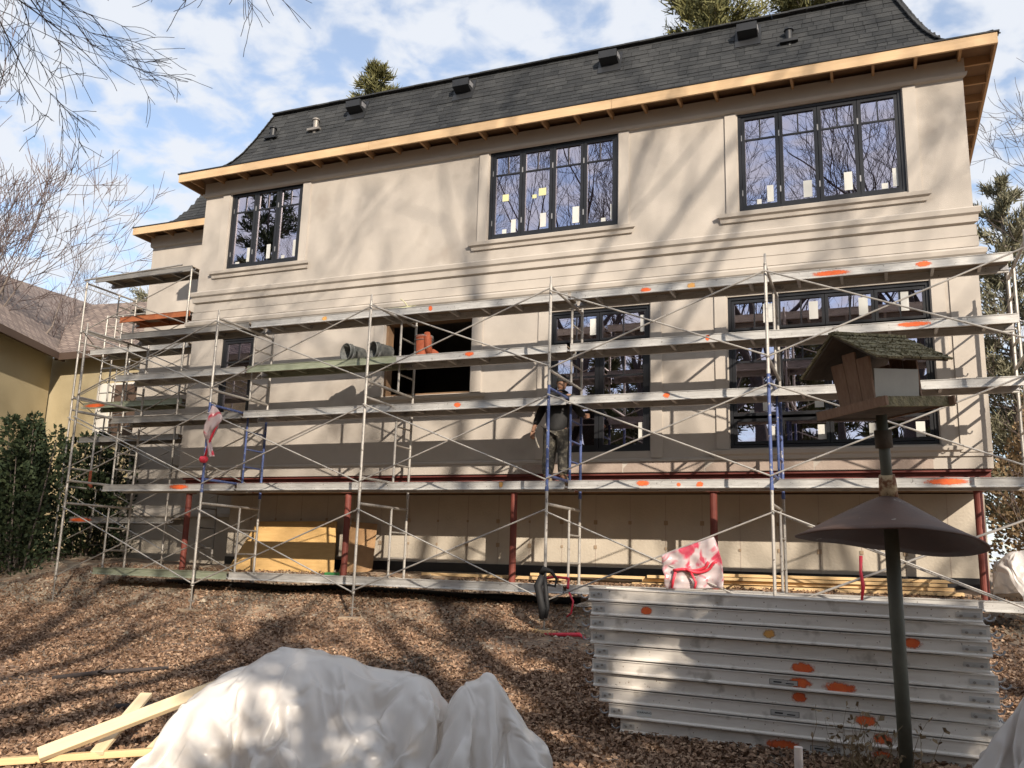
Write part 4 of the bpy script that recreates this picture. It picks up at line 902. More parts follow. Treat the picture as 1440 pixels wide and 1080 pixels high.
b = MB(); b.tube((12.93, -6.12, -2.1), (12.935, -6.15, -1.60), .024, n=14); tag(b.build('plastic_pipe', 'pvc', smooth=False), 'short pale pipe stub standing at the bottom edge before the plank stack', 'pipe')

# ------------------------------------------------------------------ lumber on the left
def board(a, b, w, h, m, label, upv=(0, 0, 1), name='lumber_board', group='loose boards left of the plastic heap'):
    q = MB(); a = Vector(a); b = Vector(b); L_ = (b-a).length; q.box(-L_/2, L_/2, -w/2, w/2, -h/2, h/2)
    o = q.build(name, m); d = (b-a).normalized(); s = Vector(upv).cross(d).normalized(); u = d.cross(s)
    o.matrix_world = Matrix(((d.x, s.x, u.x, 0), (d.y, s.y, u.y, 0), (d.z, s.z, u.z, 0), (0, 0, 0, 1))); o.location = (a+b)/2
    bevel(o, .004); return tag(o, label, 'board', group)
board((8.18, -7.10, -1.96), (9.08, -6.0, -1.46), .09, .05, 'palepine', 'long pale two-by-four leaning up onto the plastic heap', upv=(.5, -.5, .7))
board((7.98, -7.22, -2.0), (8.75, -6.55, -1.97), .06, .045, 'pine', 'thin yellow board lying flat on the leaves beneath the others')
board((8.44, -6.86, -1.965), (8.10, -6.10, -1.70), .09, .03, 'palepine', 'short pale board crossing under the leaning two-by-four')
board((8.68, -6.6, -1.97), (8.55, -5.9, -1.66), .11, .03, 'palepine', 'whitish board standing closest to the plastic heap')
# lumber along the foundation
fb = [((9.75, 2.55, -.90), (14.5, 2.45, -.88), .28, .05), ((9.9, 2.62, -.83), (14.4, 2.58, -.82), .26, .05), ((10.0, 2.5, -.775), (14.3, 2.55, -.765), .24, .045), ((10.6, 2.6, -.72), (14.45, 2.62, -.71), .24, .045), ((5.9, 2.7, -.86), (8.6, 2.35, -.86), .28, .05), ((8.0, 2.55, -.80), (9.9, 2.6, -.80), .26, .045)]
fl = ['lowest long yellow board stacked below the right ground-floor window', 'second long yellow board from the bottom of the stack by the foundation', 'third long yellow board from the bottom of the stack by the foundation', 'topmost long yellow board on the stack by the foundation', 'yellow board on the dirt left of the middle red post', 'short yellow board right of the middle red post']
for (a, b, w, h), l_ in zip(fb, fl): board(a, b, w, h, 'pine', l_, name='long_board', group='yellow boards along the foundation')
# plywood sheets against the basement wall
def sheet(pts, t, m, label):
    q = MB(); p = [Vector(v) for v in pts]; n_ = (p[1]-p[0]).cross(p[3]-p[0]).normalized()*t
    q.add(p+[v+n_ for v in p], [(0, 1, 2, 3), (7, 6, 5, 4), (0, 4, 5, 1), (1, 5, 6, 2), (2, 6, 7, 3), (3, 7, 4, 0)]); o = q.build('plywood_sheet', m); fixn(o.data); return tag(o, label, 'plywood sheet', 'plywood leaning on the basement wall')
sheet([(1.72, 2.40, -.97), (4.16, 2.40, -.95), (3.74, 3.05, .06), (1.86, 3.05, .04)], .018, 'ply', 'large yellow plywood sheet leaning against the basement wall')
sheet([(4.22, 2.45, -.95), (4.75, 2.75, -.92), (4.62, 3.08, .02), (4.10, 3.0, .06)], .018, 'ply_edge', 'narrow brown plywood offcut leaning behind the second red post')
# black drain pipe along the trench
b = MB(); b.path([(x, 1.35+.08*math.sin(x*1.3), gz(x, 1.35)+.03) for x in np.arange(1.2, 9.3, .35)], .055, 10); tag(b.build('drain_pipe', 'harness', smooth=True), 'black corrugated drain pipe lying in the dirt below the lowest planks', 'pipe')
b = MB(); b.box(-.12, .12, -.08, .08, 0, .18); o = b.build('green_box', 'green'); o.location = (4.55, 1.75, gz(4.55, 1.75)); tag(bevel(o, .02), 'small green box on the dirt below the lowest plank', 'box')

# ------------------------------------------------------------------ pails, rope, bags, harness
def pail(loc, rot, label, ang=0):
    r = empty('pail', loc, label=label, cat='pail', group='pails on the second plank'); r.rotation_euler = rot
    b = MB(); b.lathe([(0, 0), (.125, 0), (.132, .01), (.15, .34), (.158, .345), (.158, .365), (.143, .365), (.127, .02), (0, .015)], 24); link('body', b.mesh('body', 'bucket', True), r)
    b = MB(); b.lathe([(.1525, .27), (.163, .275), (.163, .285), (.152, .29)], 24); link('band', b.mesh('band', 'bucket'), r)
    b = MB(); b.path([(.16*math.cos(a), -.04-.15*math.sin(a), .30+.04*math.sin(a)) for a in np.linspace(0, math.pi, 12)], .004, 5); link('handle', b.mesh('handle', 'galvlid'), r)
    return r
p1 = pail((5.30, 1.10, 2.87), Euler((R(90), 0, R(-22))), 'dark grey pail lying on its side, left of two')
b = MB(); b.lathe([(0, .30), (.10, .30), (.135, .33), (.14, .362)], 18); b.lathe([(0, .06), (.126, .06)], 18); link('mortar_crust', b.mesh('mortar_crust', 'mortar'), p1).scale = (.98, .98, .2)
p2 = pail((5.82, 1.12, 2.87), Euler((R(90), 0, R(-28))), 'dark grey pail lying on its side, right of two')
p1.location = (5.20, 1.26, 2.865); p2.location = (5.76, 1.26, 2.865)
p3 = pail((6.52, 1.05, 2.705), Euler((0, 0, R(30))), 'upright pail coated in orange slurry in front of the dark opening')
b = MB(); n = 24
for i, a in enumerate(np.linspace(R(-150), R(-35), 13)):
    r0, r1 = .137, .159
    top = .36-.05*abs(noise.noise(Vector((a*3, 0, 0)))); bot = .0
    b.v += [(r0*math.cos(a), r0*math.sin(a), bot), (r1*math.cos(a), r1*math.sin(a), top)]
b.f = [(2*i, 2*i+2, 2*i+3, 2*i+1) for i in range(12)]; link('orange_coating', b.mesh('orange_coating', 'orangecoat', True), p3)
b = MB(); b.path([(.10, -.11, .06), (.16, -.12, .055), (.22, -.10, .04), (.27, -.09, .025)], [.075, .07, .055, .02], 10); b.path([(.04, -.13, .40), (.05, -.14, .30), (.06, -.15, .18), (.10, -.14, .04)], [.05, .062, .06, .06], 10); link('orange_slurry', b.mesh('orange_slurry', 'orangecoat', True), p3)
b = MB()
for k in range(5):
    b.path([(6.05+rng.uniform(-.2, .2)+.10*math.cos(t_*1.1+k)*1.6, 1.05+.08*math.sin(t_*1.3+k*2), 3.545+.035*abs(math.sin(t_*.9+k))+.01*k) for t_ in np.linspace(0, 6, 18)], .008, 5)
b.path([(6.22, 1.05, 3.56), (6.12, 1.03, 3.70), (6.05, 1.0, 3.76)], .01, 5)
tag(b.build('rope', 'rope', smooth=True), 'loose pale rope heaped on the topmost plank above the dark opening', 'rope')
# hanging cloth-like films
def film(name, pts_fn, nu, nv, m, label, cat):
    b = MB(); b.v = [tuple(pts_fn(i/nu, j/nv)) for j in range(nv+1) for i in range(nu+1)]; w = nu+1
    b.f = [(j*w+i, j*w+i+1, (j+1)*w+i+1, (j+1)*w+i) for j in range(nv) for i in range(nu)]
    o = b.build(name, m, smooth=True); s = o.modifiers.new('thick', 'SOLIDIFY'); s.thickness = .002; return tag(o, label, cat)
def f1(u, v):
    a = Vector((10.79, -.07, -.47)).lerp(Vector((11.47, -.07, -.22)), u)
    bot = Vector((10.84, -.05, -.90)).lerp(Vector((11.58, -.05, -.86)), u)
    p = a.lerp(bot, v); p.x += .09*max(0, u-.5)*math.sin(v*3)+.03*noise.noise(Vector((u*4, v*4, 1))); p.y += -.05*math.sin(u*17+v*4)*v*(.4+.6*v)-.05*noise.noise(Vector((u*5, v*5, 4)))-.03*v; return p
film('plastic_bag', f1, 30, 24, 'bagfilm', 'pink and white printed plastic bag draped over a brace right of the harness', 'plastic bag')
def f1b(u, v):
    p = f1(u, v); p.y += .10+.02*math.sin(u*9); p.z -= .03+.05*v; p.x += (-.02); return p
b = MB()
for k in range(2):
    b.path([(10.95+.1*k+.42*t_+.03*math.sin(t_*9+k), -.10-.02*math.sin(t_*7), -.66+.02*math.sin(t_*6+k)+(.18*(t_-.55) if t_ > .55 else 0)) for t_ in np.linspace(0, 1.15, 14)], .02, 6)
b.path([(10.98, -.11, -.68), (10.95, -.11, -.78), (10.93, -.10, -.88)], .018, 6); b.path([(11.18, -.11, -.68), (11.24, -.11, -.80), (11.22, -.10, -.88)], .016, 6)
tag(b.build('drawstring', 'red', smooth=True), 'knotted red plastic ties hanging over the printed bag', 'drawstring')
def f2(u, v):
    a = 2*math.pi*u; r = (.02+.12*max(0, math.sin(min(v*1.5, 1)*math.pi))**.8+.035*v)*(1+.4*math.sin(a*3+v*9)+.3*noise.noise(Vector((a*1.5, v*6, 2)))); return Vector((3.20+.05*math.sin(v*7)+.05*v+r*math.cos(a)*.8, -.10+r*math.sin(a)*.4, 1.82-v*.86))
film('plastic_bag', f2, 28, 30, 'hungfilm', 'red and clear plastic bag hanging from the blue pole on the left', 'plastic bag')
b = MB(); b.lathe([(0, .05), (.06, .05), (.08, 0), (.05, -.05), (0, -.06)], 12, Matrix.Translation((3.08, -.06, .92))); b.path([(3.1, -.06, .95), (3.2, -.1, 1.2), (3.3, -.12, 1.4), (3.36, -.1, 1.55)], .022, 6); tag(b.build('drawstring', 'red', smooth=True), 'red knot tied round the blue pole under the hanging bag', 'drawstring')
b = MB(); X = 9.17
b.path([(X-.03, -.06, -.78), (X-.09, -.08, -.92), (X-.05, -.09, -1.08), (X-.02, -.07, -1.22), (X-.03, -.07, -1.36)], [.05, .06, .05, .06, .035], 8)
b.path([(X-.06, -.05, -.76), (X, -.10, -.70), (X+.10, -.08, -.72), (X+.17, -.06, -.82), (X+.15, -.06, -.92), (X+.05, -.08, -.90)], [.035, .05, .03, .018, .018, .018], 7)
b.path([(X+.0, -.07, -.80), (X+.03, -.08, -1.0), (X+.05, -.07, -1.2), (X+.02, -.06, -1.34)], .032, 6)
tag(b.build('safety_harness', 'harness', smooth=True), 'black webbing harness hung on the scaffold pole beside the plank stack', 'harness')
b = MB(); b.path([(13.22, -.03, -.42), (13.21, -.05, -.6), (13.23, -.05, -.78), (13.20, -.04, -.98)], [.022, .018, .024, .012], 6); tag(b.build('red_ribbon', 'red', smooth=True), 'thin red ribbon hanging from a brace left of the feeder pole', 'ribbon')
b = MB(); b.path([(9.25, -.25, gz(9.25, -.25)+.02), (9.5, -.35, gz(9.5, -.35)+.03), (9.75, -.28, gz(9.75, -.28)+.05), (9.85, -.35, gz(9.85, -.35)+.02)], [.012, .025, .03, .012], 6); tag(b.build('red_strip', 'red', smooth=True), 'crumpled red plastic strip lying on the leaves by the harness', 'strip')
b = MB(); b.path([(9.40, .30, -1.0), (9.47, .28, -1.12), (9.45, .26, -1.28), (9.38, .3, -1.33)], .014, 6); b.path([(8.95, .6, -.83), (9.1, .55, -.80), (9.3, .58, -.82), (9.35, .4, -.95)], .02, 6); tag(b.build('red_strap', 'red', smooth=True), 'red strap looped under the lowest plank behind the harness', 'strap')

# ------------------------------------------------------------------ worker
wk = empty('person', (8.90, 1.10, .60), label='worker in dark jacket and splattered trousers standing on the plank, back turned', cat='person')
def skin(name, joints, edges, m, parent, sub=2, rootv=0):
    me = bpy.data.meshes.new(name); me.from_pydata([j[0] for j in joints], edges, []); me.materials.append(MT[m]); o = link(name, me, parent)
    md = o.modifiers.new('skin', 'SKIN'); md.use_smooth_shade = True
    sv = me.skin_vertices[0].data
    for i, j in enumerate(joints): r_ = j[1]; sv[i].radius = (r_, r_) if isinstance(r_, (int, float)) else r_; sv[i].use_root = (i == rootv)
    s = o.modifiers.new('sub', 'SUBSURF'); s.levels = sub; s.render_levels = sub; return o
# local: x right, y towards the wall, z up from plank
bj = [((0, 0, .86), .11), ((0, .02, 1.05), .11), ((.0, .07, 1.27), .12), ((0, .12, 1.42), .06), ((0, .15, 1.50), .055),
      ((-.10, 0, .80), .09), ((-.13, .03, .46), .062), ((-.14, -.02, .09), .045), ((-.14, .09, .04), .04),
      ((.10, 0, .80), .09), ((.12, .02, .46), .062), ((.12, -.03, .09), .045), ((.13, .08, .04), .04),
      ((-.18, .09, 1.36), .06), ((-.30, .05, 1.10), .045), ((-.40, .04, .87), .033), ((-.42, .05, .80), .03),
      ((.18, .12, 1.36), .06), ((.27, .22, 1.14), .045), ((.30, .42, 1.10), .033), ((.30, .50, 1.11), .03)]
be = [(0, 1), (1, 2), (2, 3), (3, 4), (0, 5), (5, 6), (6, 7), (7, 8), (0, 9), (9, 10), (10, 11), (11, 12), (2, 13), (13, 14), (14, 15), (15, 16), (2, 17), (17, 18), (18, 19), (19, 20)]
body = skin('body', bj, be, 'skin', wk)
hd = MB(); hd.lathe([(0, -.13), (.045, -.125), (.065, -.09), (.078, -.03), (.08, .03), (.07, .08), (.045, .115), (0, .125)], 20)
hd.v = [(x*.95, y*1.15, z) for x, y, z in hd.v]; hd.path([(0, .085, .0), (0, .115, -.025), (0, .09, -.04)], [.008, .014, .01], 6)
for s in (-1, 1): hd.path([(s*.076, -.005, .03), (s*.085, -.015, .01), (s*.076, -.0, -.03)], [.012, .014, .008], 6)
h_ = link('head', hd.mesh('head', 'skin', True), wk); h_.location = (0, .20, 1.60); h_.rotation_euler = (R(-18), 0, 0)
for s in (-1, 1):
    e = MB(); e.lathe([(0, -.009), (.009, 0), (0, .009)], 10, Matrix.Translation((s*.03, .083, .015))); link('eye', e.mesh('eye', 'white'), h_)
mo_ = MB(); mo_.box(-.022, .022, .078, .084, -.066, -.060); link('mouth', mo_.mesh('mouth', 'rust_leaf'), h_)
ha = MB(); ha.lathe([(.084, -.02), (.088, .03), (.078, .085), (.05, .122), (0, .134)], 18); ha.v = [(x*.97, y*1.16-.006, z) for x, y, z in ha.v]; ha.box(-.06, .06, .07, .15, .035, .045); link('cap', ha.mesh('cap', 'jacket', True), h_)
# hands: five fingers each
def hand(root, wpos, d, palmn, m='skin'):
    w = Vector(wpos); d = Vector(d).normalized(); s = Vector(palmn).cross(d).normalized(); n_ = d.cross(s)
    for i, (off, ln) in enumerate(((-.026, .062), (-.009, .07), (.009, .066), (.026, .052))):
        a = w+s*off*.6; b_ = w+d*.075+s*off; c_ = b_+d*ln*.5+n_*.012; e_ = c_+d*ln*.25+n_*.028
        q = MB(); q.path([a, b_, c_, e_], [.016, .011, .0095, .006], 7); link('finger', q.mesh('finger', m, True), root)
    q = MB(); q.path([w+s*(-.015), w+d*.035-s*.036, w+d*.065-s*.045+n_*.02], [.015, .012, .008], 7); link('thumb', q.mesh('thumb', m, True), root)
hand(body, (-.42, .05, .82), (-.15, .05, -1), (0, 1, 0)); hand(body, (.30, .47, 1.11), (0, 1, .1), (1, 0, 0))
jj = [((0, 0, .70), .19), ((0, .02, 1.02), .20), ((0, .07, 1.26), .21), ((0, .11, 1.40), .105), ((0, .14, 1.46), .075), ((-.20, .09, 1.34), .088), ((-.30, .05, 1.10), .068), ((-.39, .04, .90), .05), ((.20, .12, 1.34), .088), ((.27, .22, 1.14), .068), ((.30, .40, 1.10), .05)]
je = [(0, 1), (1, 2), (2, 3), (3, 4), (2, 5), (5, 6), (6, 7), (2, 8), (8, 9), (9, 10)]
skin('jacket', jj, je, 'jacket', wk)
tj = [((0, 0, .92), .16), ((-.10, 0, .76), .135), ((-.13, .03, .46), .112), ((-.14, 0, .20), .10), ((-.14, -.02, .10), .08), ((.10, 0, .76), .135), ((.12, .02, .46), .112), ((.12, -.01, .20), .10), ((.12, -.03, .10), .08)]
skin('trousers', tj, [(0, 1), (1, 2), (2, 3), (3, 4), (0, 5), (5, 6), (6, 7), (7, 8)], 'camo', wk)
for s, x in ((-1, -.14), (1, .125)): skin('boot', [((x, -.05, .055), .055), ((x, .06, .05), .052), ((x+s*.01, .17, .04), .042), ((x, -.04, .13), .055)], [(0, 1), (1, 2), (0, 3)], 'boot', wk)
b = MB(); b.path([(-.43, .06, .80), (-.46, .06, .74)], .014, 7); b.path([(-.40, .06, .84), (-.36, .05, .66), (-.31, .05, .55)], [.01, .014, .008], 6); b.v = [(x+8.90, y+1.10, z+.60) for x, y, z in b.v]
tag(b.build('trowel', 'litter'), 'pale narrow trowel held in the left hand of the worker', 'trowel')

# ------------------------------------------------------------------ neighbouring house
nb = empty('house', (-8.0, 6.0, -.8), label='ochre rendered neighbour house with brown shingle roof on the left', cat='house')
def npart(mb, name, m, parent=None):
    o = link(name, mb.mesh(name, m), parent or nb)
    if parent is None: o.matrix_parent_inverse = Matrix.Translation(-Vector(nb.location))
    return o
ZE = 5.0; A = Vector((-7.08, 3.52, 0)); Bp = Vector((-8.42, 6.54, 0)); dA = (Bp-A).normalized(); A0 = A-dA*14; nA = Vector((dA.y, -dA.x, 0))
# main wall runs from A0 to Bp, facing nA (towards us)
wi = -nA*.45
Cc = Vector((-5.6, 6.9, 0)); dC = (Cc-Bp).normalized()
def quadwall(p, q, z0, z1, t, m, name):
    n_ = Vector((-(q-p).y, (q-p).x, 0)).normalized()*t; b = MB(); vs = [Vector((v.x, v.y, z)) for z in (z0, z1) for v in (p, q, q+n_, p+n_)]; b.add(vs, [(3, 2, 1, 0), (4, 5, 6, 7), (0, 1, 5, 4), (1, 2, 6, 5), (2, 3, 7, 6), (3, 0, 4, 7)]); o = npart(b, name, m); fixn(o.data); return o
W0, W1 = A0+wi, Bp+wi
quadwall(W0, W1+dA*.5, -1.2, ZE, .3, 'nbwall', 'wall')
W2 = W1+dA*.45
W2 = Vector((-9.6, 6.95, 0)); C1 = Vector((-3.6, 6.97, 0)); quadwall(W2, C1, -1.2, ZE, .3, 'nbwall', 'wall')
def roofplane(pts, t, name):
    b = MB(); p = [Vector(v) for v in pts]; n_ = (p[1]-p[0]).cross(p[2]-p[0]).normalized()
    if n_.z < 0: n_ = -n_
    k = len(p); b.add(p+[v-n_*t for v in p], [tuple(range(k)), tuple(range(2*k))[:k-1:-1]]+[(i, k+i, k+(i+1) % k, (i+1) % k) for i in range(k)]); o = npart(b, name, 'nbroof'); me = o.data; fixn(me)
    uv = me.uv_layers.new(name='UVMap'); ex = (p[1]-p[0]).normalized(); ey = n_.cross(ex)
    for l_ in me.loops:
        v = me.vertices[l_.vertex_index].co-p[0]; uv.data[l_.index].uv = (v.dot(ex), v.dot(ey))
    return o
hi = Vector((0, 0, 3.6)); back = -nA*5.4
up8 = -nA+Vector((0, 0, .8))
roofplane([A0+Vector((0, 0, ZE)), Bp+dA*.05+Vector((0, 0, ZE)), Vector((-27.06, 23.78, 13.04)), Vector((-11.63, 5.25, 7.77)), A0+Vector((0, 0, ZE))+up8*3.2], .12, 'roof')
e0 = Vector((-8.5, 6.48, ZE-.0)); e1 = Vector((-3.4, 6.52, ZE-.0))
roofplane([e0, e1, Vector((e1.x, 9.5, e1.z+.8*(9.5-e1.y))), Vector((-8.06, 9.5, e0.z+.8*(9.5-e0.y))), Vector((-12.2, 9.9, e0.z+.8*(9.9-e0.y)))], .12, 'roof')
b = MB(); b.beam(A0+Vector((0, 0, ZE-.10)), Bp+dA*.25+Vector((0, 0, ZE-.10)), .06, .2); npart(b, 'gutter', 'nbtrim')
b = MB(); b.beam(e0+Vector((0, -.02, -.12)), e1+Vector((0, -.02, -.12)), .06, .2); npart(b, 'gutter', 'nbtrim')
b = MB(); n_ = Vector((0, 0, ZE-.04)); b.add([A0+n_, Bp+n_, W1+n_-nA*.1, W0+n_-nA*.1], [(0, 1, 2, 3)]); npart(b, 'soffit', 'nbtrim')
# shuttered window on the return wall
dW = (C1-W2).normalized(); nW = Vector((dW.y, -dW.x, 0)); wx = W2+dW*2.4
def facebox(p, a, b_, z0, z1, t, m, name, parent=None):
    q = MB(); s = p+dW*a; e = p+dW*b_; vs = [Vector((v.x, v.y, z)) for z in (z0, z1) for v in (s+nW*t, e+nW*t, e, s)]; q.add(vs, [(3, 2, 1, 0), (4, 5, 6, 7), (0, 1, 5, 4), (1, 2, 6, 5), (2, 3, 7, 6), (3, 0, 4, 7)]); return npart(q, name, m, parent)
facebox(wx, 0, .45, 2.3, 4.1, .05, 'shutter', 'shutter'); facebox(wx, 1.75, 2.2, 2.3, 4.1, .05, 'shutter', 'shutter')
wv = facebox(wx, .5, 1.7, 2.35, 4.1, .04, 'white', 'window'); facebox(wx, .56, 1.64, 2.42, 4.04, .045, 'nbtrim', 'pane')

# ------------------------------------------------------------------ vegetation
def rvec(r): return Vector((r.uniform(-1, 1), r.uniform(-1, 1), r.uniform(-1, 1)))
def bare_tree(seed, h, r0, levels=5, lean=(0, 0), bole=.28, spread=1.0, up_=.12, nch=(3, 5), tw=.006, ratio=.62, thick=(.5, .72), tf=.5):
    r = random.Random(seed); T = MB(); K = MB()
    def grow(p, d, rad, ln, lv):
        n = 5 if lv < 2 else 4 if lv < 4 else 3; pts = [p.copy()]; rr = [rad]; q = p.copy(); dd = d.copy()
        for i in range(n):
            dd = (dd+rvec(r)*(.10 if lv == 0 else .22)+Vector((0, 0, up_*(1 if lv else .3)))).normalized(); q = q+dd*ln/n; pts.append(q.copy()); rr.append(max(rad*(1-.62*(i+1)/n), tw*.5))
        (T if lv < 3 else K).path(pts, rr, 8 if lv < 1 else 6 if lv < 2 else 4 if lv < 3 else 3, caps=False)
        if lv >= levels: return
        k = r.randint(*nch)+(3 if lv == 0 and tf > .5 else 0)
        for c in range(k):
            t_ = r.uniform(bole if lv == 0 else .25, 1.0) if c else 1.0
            f = t_*n; i = min(int(f), n-1); bp_ = pts[i].lerp(pts[i+1], f-i); br = rr[i]+(rr[i+1]-rr[i])*(f-i)
            base = (pts[i+1]-pts[i]).normalized(); perp = base.cross(rvec(r)).normalized(); ang = r.uniform(.35, .95)*spread if c else r.uniform(.1, .35)
            nd = (base*math.cos(ang)+perp*math.sin(ang)).normalized()
            grow(bp_, nd, max(br*r.uniform(*thick), tw*.7), ln*r.uniform(ratio*.8, ratio*1.2), lv+1)
    grow(Vector((0, 0, -.2)), Vector((lean[0], lean[1], 1)).normalized(), r0, h*tf, 0)
    return T, K
def tree_thing(T, K, loc, label, name='bare_tree', group=None, rz=0, sc=1., mt='bark', mk='twig', cat='tree'):
    o = empty(name, loc, rz, label=label, cat=cat, group=group); o.scale = (sc, sc, sc)
    link('trunk', T if isinstance(T, bpy.types.Mesh) else T.mesh('trunk', mt, True), o); link('crown', K if isinstance(K, bpy.types.Mesh) else K.mesh('crown', mk), o); return o
def conifer(seed, h, rad, nb_=60, per=90, leaf=.22, bare=.1, shape=1.0, droop=-.15, trunk=.16):
    r = random.Random(seed); T = MB(); K = MB(); T.path([(0, 0, -.2), (0, 0, h*.5), (0, 0, h*.98)], [trunk, trunk*.6, .02], 7)
    for i in range(nb_):
        t_ = bare+(1-bare)*(i+r.random())/nb_; z = h*t_; a = r.uniform(0, 6.283); ln = rad*((1-t_)**shape)*r.uniform(.65, 1.1)+.18
        d = Vector((math.cos(a), math.sin(a), droop+.5*t_)).normalized(); e = Vector((0, 0, z))+d*ln; T.path([(0, 0, z), Vector((0, 0, z)).lerp(e, .6)+Vector((0, 0, -.04*ln)), e], [.03, .02, .006], 4, caps=False)
        for j in range(int(per*1.7*(.4+ln/rad))):
            s_ = r.uniform(.2, 1.05); p = Vector((0, 0, z)).lerp(e, s_)+rvec(r)*.16*ln*(1.1-.5*s_)+rvec(r)*.09; q = (d*.6+rvec(r)*.8+Vector((0, 0, .35))).normalized()*leaf*r.uniform(.5, 1.1); w = q.cross(rvec(r)).normalized()*leaf*.075
            K.add([p-w, p+w, p+q+w*.3, p+q-w*.3], [(0, 1, 2, 3)])
    return T, K
def shrub(seed, h, rad, n=5000, leaf=.07, top=1.0, base=0.0):
    r = random.Random(seed); T = MB(); K = MB()
    lead = [(Vector((r.uniform(-.6, .6)*rad, r.uniform(-.6, .6)*rad, 0)), r.uniform(.65, 1.0), r.uniform(.35, .6)) for _ in range(9)]+[(Vector((0, 0, 0)), 1.0, .6)]
    for (c, hh, rr) in lead: T.path([(c.x*.3, c.y*.3, -.1), (c.x*.7, c.y*.7, h*hh*.5), (c.x, c.y, h*hh*.9)], [.03, .02, .008], 5, caps=False)
    for i in range(n):
        c, hh, rr = r.choice(lead); t_ = r.random()**.8; z = base+h*hh*t_; R_ = rad*rr*(1-t_)**.7*1.25+.06; a = r.uniform(0, 6.283); q_ = math.sqrt(r.uniform(.25, 1))*R_*(1+.35*noise.noise(Vector((a*2, z*3, seed))))
        p = Vector((c.x*(.5+.5*t_)+q_*math.cos(a), c.y*(.5+.5*t_)+q_*math.sin(a), z)); q = (Vector((math.cos(a), math.sin(a), .9))+rvec(r)*.7).normalized()*leaf*r.uniform(.6, 1.5); w = q.cross(rvec(r)).normalized()*leaf*.4
        K.add([p-w*.5, p+q*.5+w, p+q, p+q*.5-w], [(0, 1, 2, 3)])
    return T, K
# evergreen shrubs at left
for i, (x, y, h, r_, l_) in enumerate([(-2.95, 1.55, 3.35, .95, 'tall dark evergreen shrub just left of the scaffold'), (-3.75, 1.1, 2.6, .85, 'dark evergreen shrub between the tall evergreen and the russet bush'), (-3.3, 3.6, 2.9, 1.1, 'dark evergreen shrub behind the left end of the scaffold'), (-4.4, 2.6, 2.9, 1.0, 'shorter dark evergreen against the ochre wall')]):
    T, K = shrub(20+i, h, r_, 7000, .085); tree_thing(T, K, (x, y, gz(x, y)-.1), l_, 'evergreen_shrub', 'evergreen shrubs beside the neighbour house', mk='yew', cat='shrub')
T, K = shrub(31, 1.9, .8, 2600, .09); tree_thing(T, K, (-4.05, .75, gz(-4.05, .75)-.1), 'russet leaved bush at the far left edge', 'russet_bush', mk='rust_leaf', cat='shrub')
T, K = shrub(32, .9, .6, 1200, .08); tree_thing(T, K, (-3.2, .9, gz(-3.2, .9)-.1), 'low brown bush at the foot of the tall evergreen', 'russet_bush', mk='weed', cat='shrub')
# conifers beyond the roof
cf = [conifer(41, 19.6, 2.4, 120, 110, .34, bare=.55, shape=.45), conifer(42, 24.5, 4.0, 130, 130, .42, bare=.55, shape=.5, droop=.05), conifer(43, 9.6, 2.0, 70, 130, .26, shape=.6, droop=.25)]
tree_thing(*cf[0], (-4.5, 16.3, -.8), 'narrow conifer top showing above the left part of the roof', 'conifer', 'conifers beyond the roof', mt='darkbark', mk='conif_gold')
tree_thing(*cf[1], (8.9, 18.5, .2), 'broad golden pine showing above the right part of the roof', 'conifer', 'conifers beyond the roof', mt='darkbark', mk='conif_gold')
T, K = conifer(45, 24.8, 3.8, 120, 120, .42, bare=.55, shape=.5); tree_thing(T, K, (12.2, 20.0, .2), 'darker pine right of the golden pine above the roof', 'conifer', 'conifers beyond the roof', mt='darkbark', mk='conif')
tree_thing(*cf[2], (16.7, 12.0, -.6), 'greyish pine rising behind the right corner of the house', 'conifer', 'pines right of the house', mt='bark', mk='conif_grey')
T, K = conifer(46, 7.4, 1.7, 60, 120, .24, shape=.6, droop=.25); tree_thing(T, K, (18.0, 11.2, -.6), 'shorter green pine at the right edge', 'conifer', 'pines right of the house', mt='bark', mk='conif')
T, K = conifer(47, 9.4, 1.6, 50, 90, .26); tree_thing(T, K, (-11.6, 12.5, -.6), 'small conifer peeking over the ridge of the neighbour roof', 'conifer', 'conifers behind the neighbour house', mt='bark', mk='conif_grey')
T, K = conifer(48, 10.3, 2.0, 60, 110, .26, shape=.5); tree_thing(T, K, (-9.6, 11.6, -.6), 'bushier conifer between the neighbour roof and the wing', 'conifer', 'conifers behind the neighbour house', mt='bark', mk='conif_grey')
# underwood on the right
for i, (x, y, h, r_, mk, n, l_) in enumerate([(17.0, 6.5, 3.0, 1.0, 'conif', 3500, 'green evergreen bush right of the house corner'), (16.6, 9.0, 4.2, 1.3, 'weed', 3500, 'brown leafy thicket behind the right house corner'), (18.2, 8.2, 3.6, 1.3, 'rust_leaf', 2500, 'reddish brown thicket at the right edge'), (17.4, 12.5, 6.0, 1.8, 'conif_grey', 5000, 'pale olive thicket below the right pines'), (19.5, 12.0, 5.0, 1.8, 'conif', 4500, 'dark green thicket beyond the right edge bundle')]):
    T, K = shrub(60+i, h, r_, n, .10); tree_thing(T, K, (x, y, gz(x, y)-.1), l_, 'thicket', 'thicket right of the house', mk=mk, cat='shrub')
for i, (x, y, h, l_) in enumerate([(16.0, 6.0, 3.4, 'thin bare sapling nearest the right house corner'), (16.9, 8.4, 5.0, 'bare sapling in front of the brown thicket'), (17.8, 6.6, 4.2, 'bare sapling at the right edge beside the evergreen bush'), (17.0, 10.6, 6.0, 'taller bare sapling behind the right thicket')]):
    T, K = bare_tree(80+i, h, .045, levels=4, tw=.006, nch=(3, 5)); tree_thing(T, K, (x, y, gz(x, y)), l_, 'sapling', 'saplings right of the house')
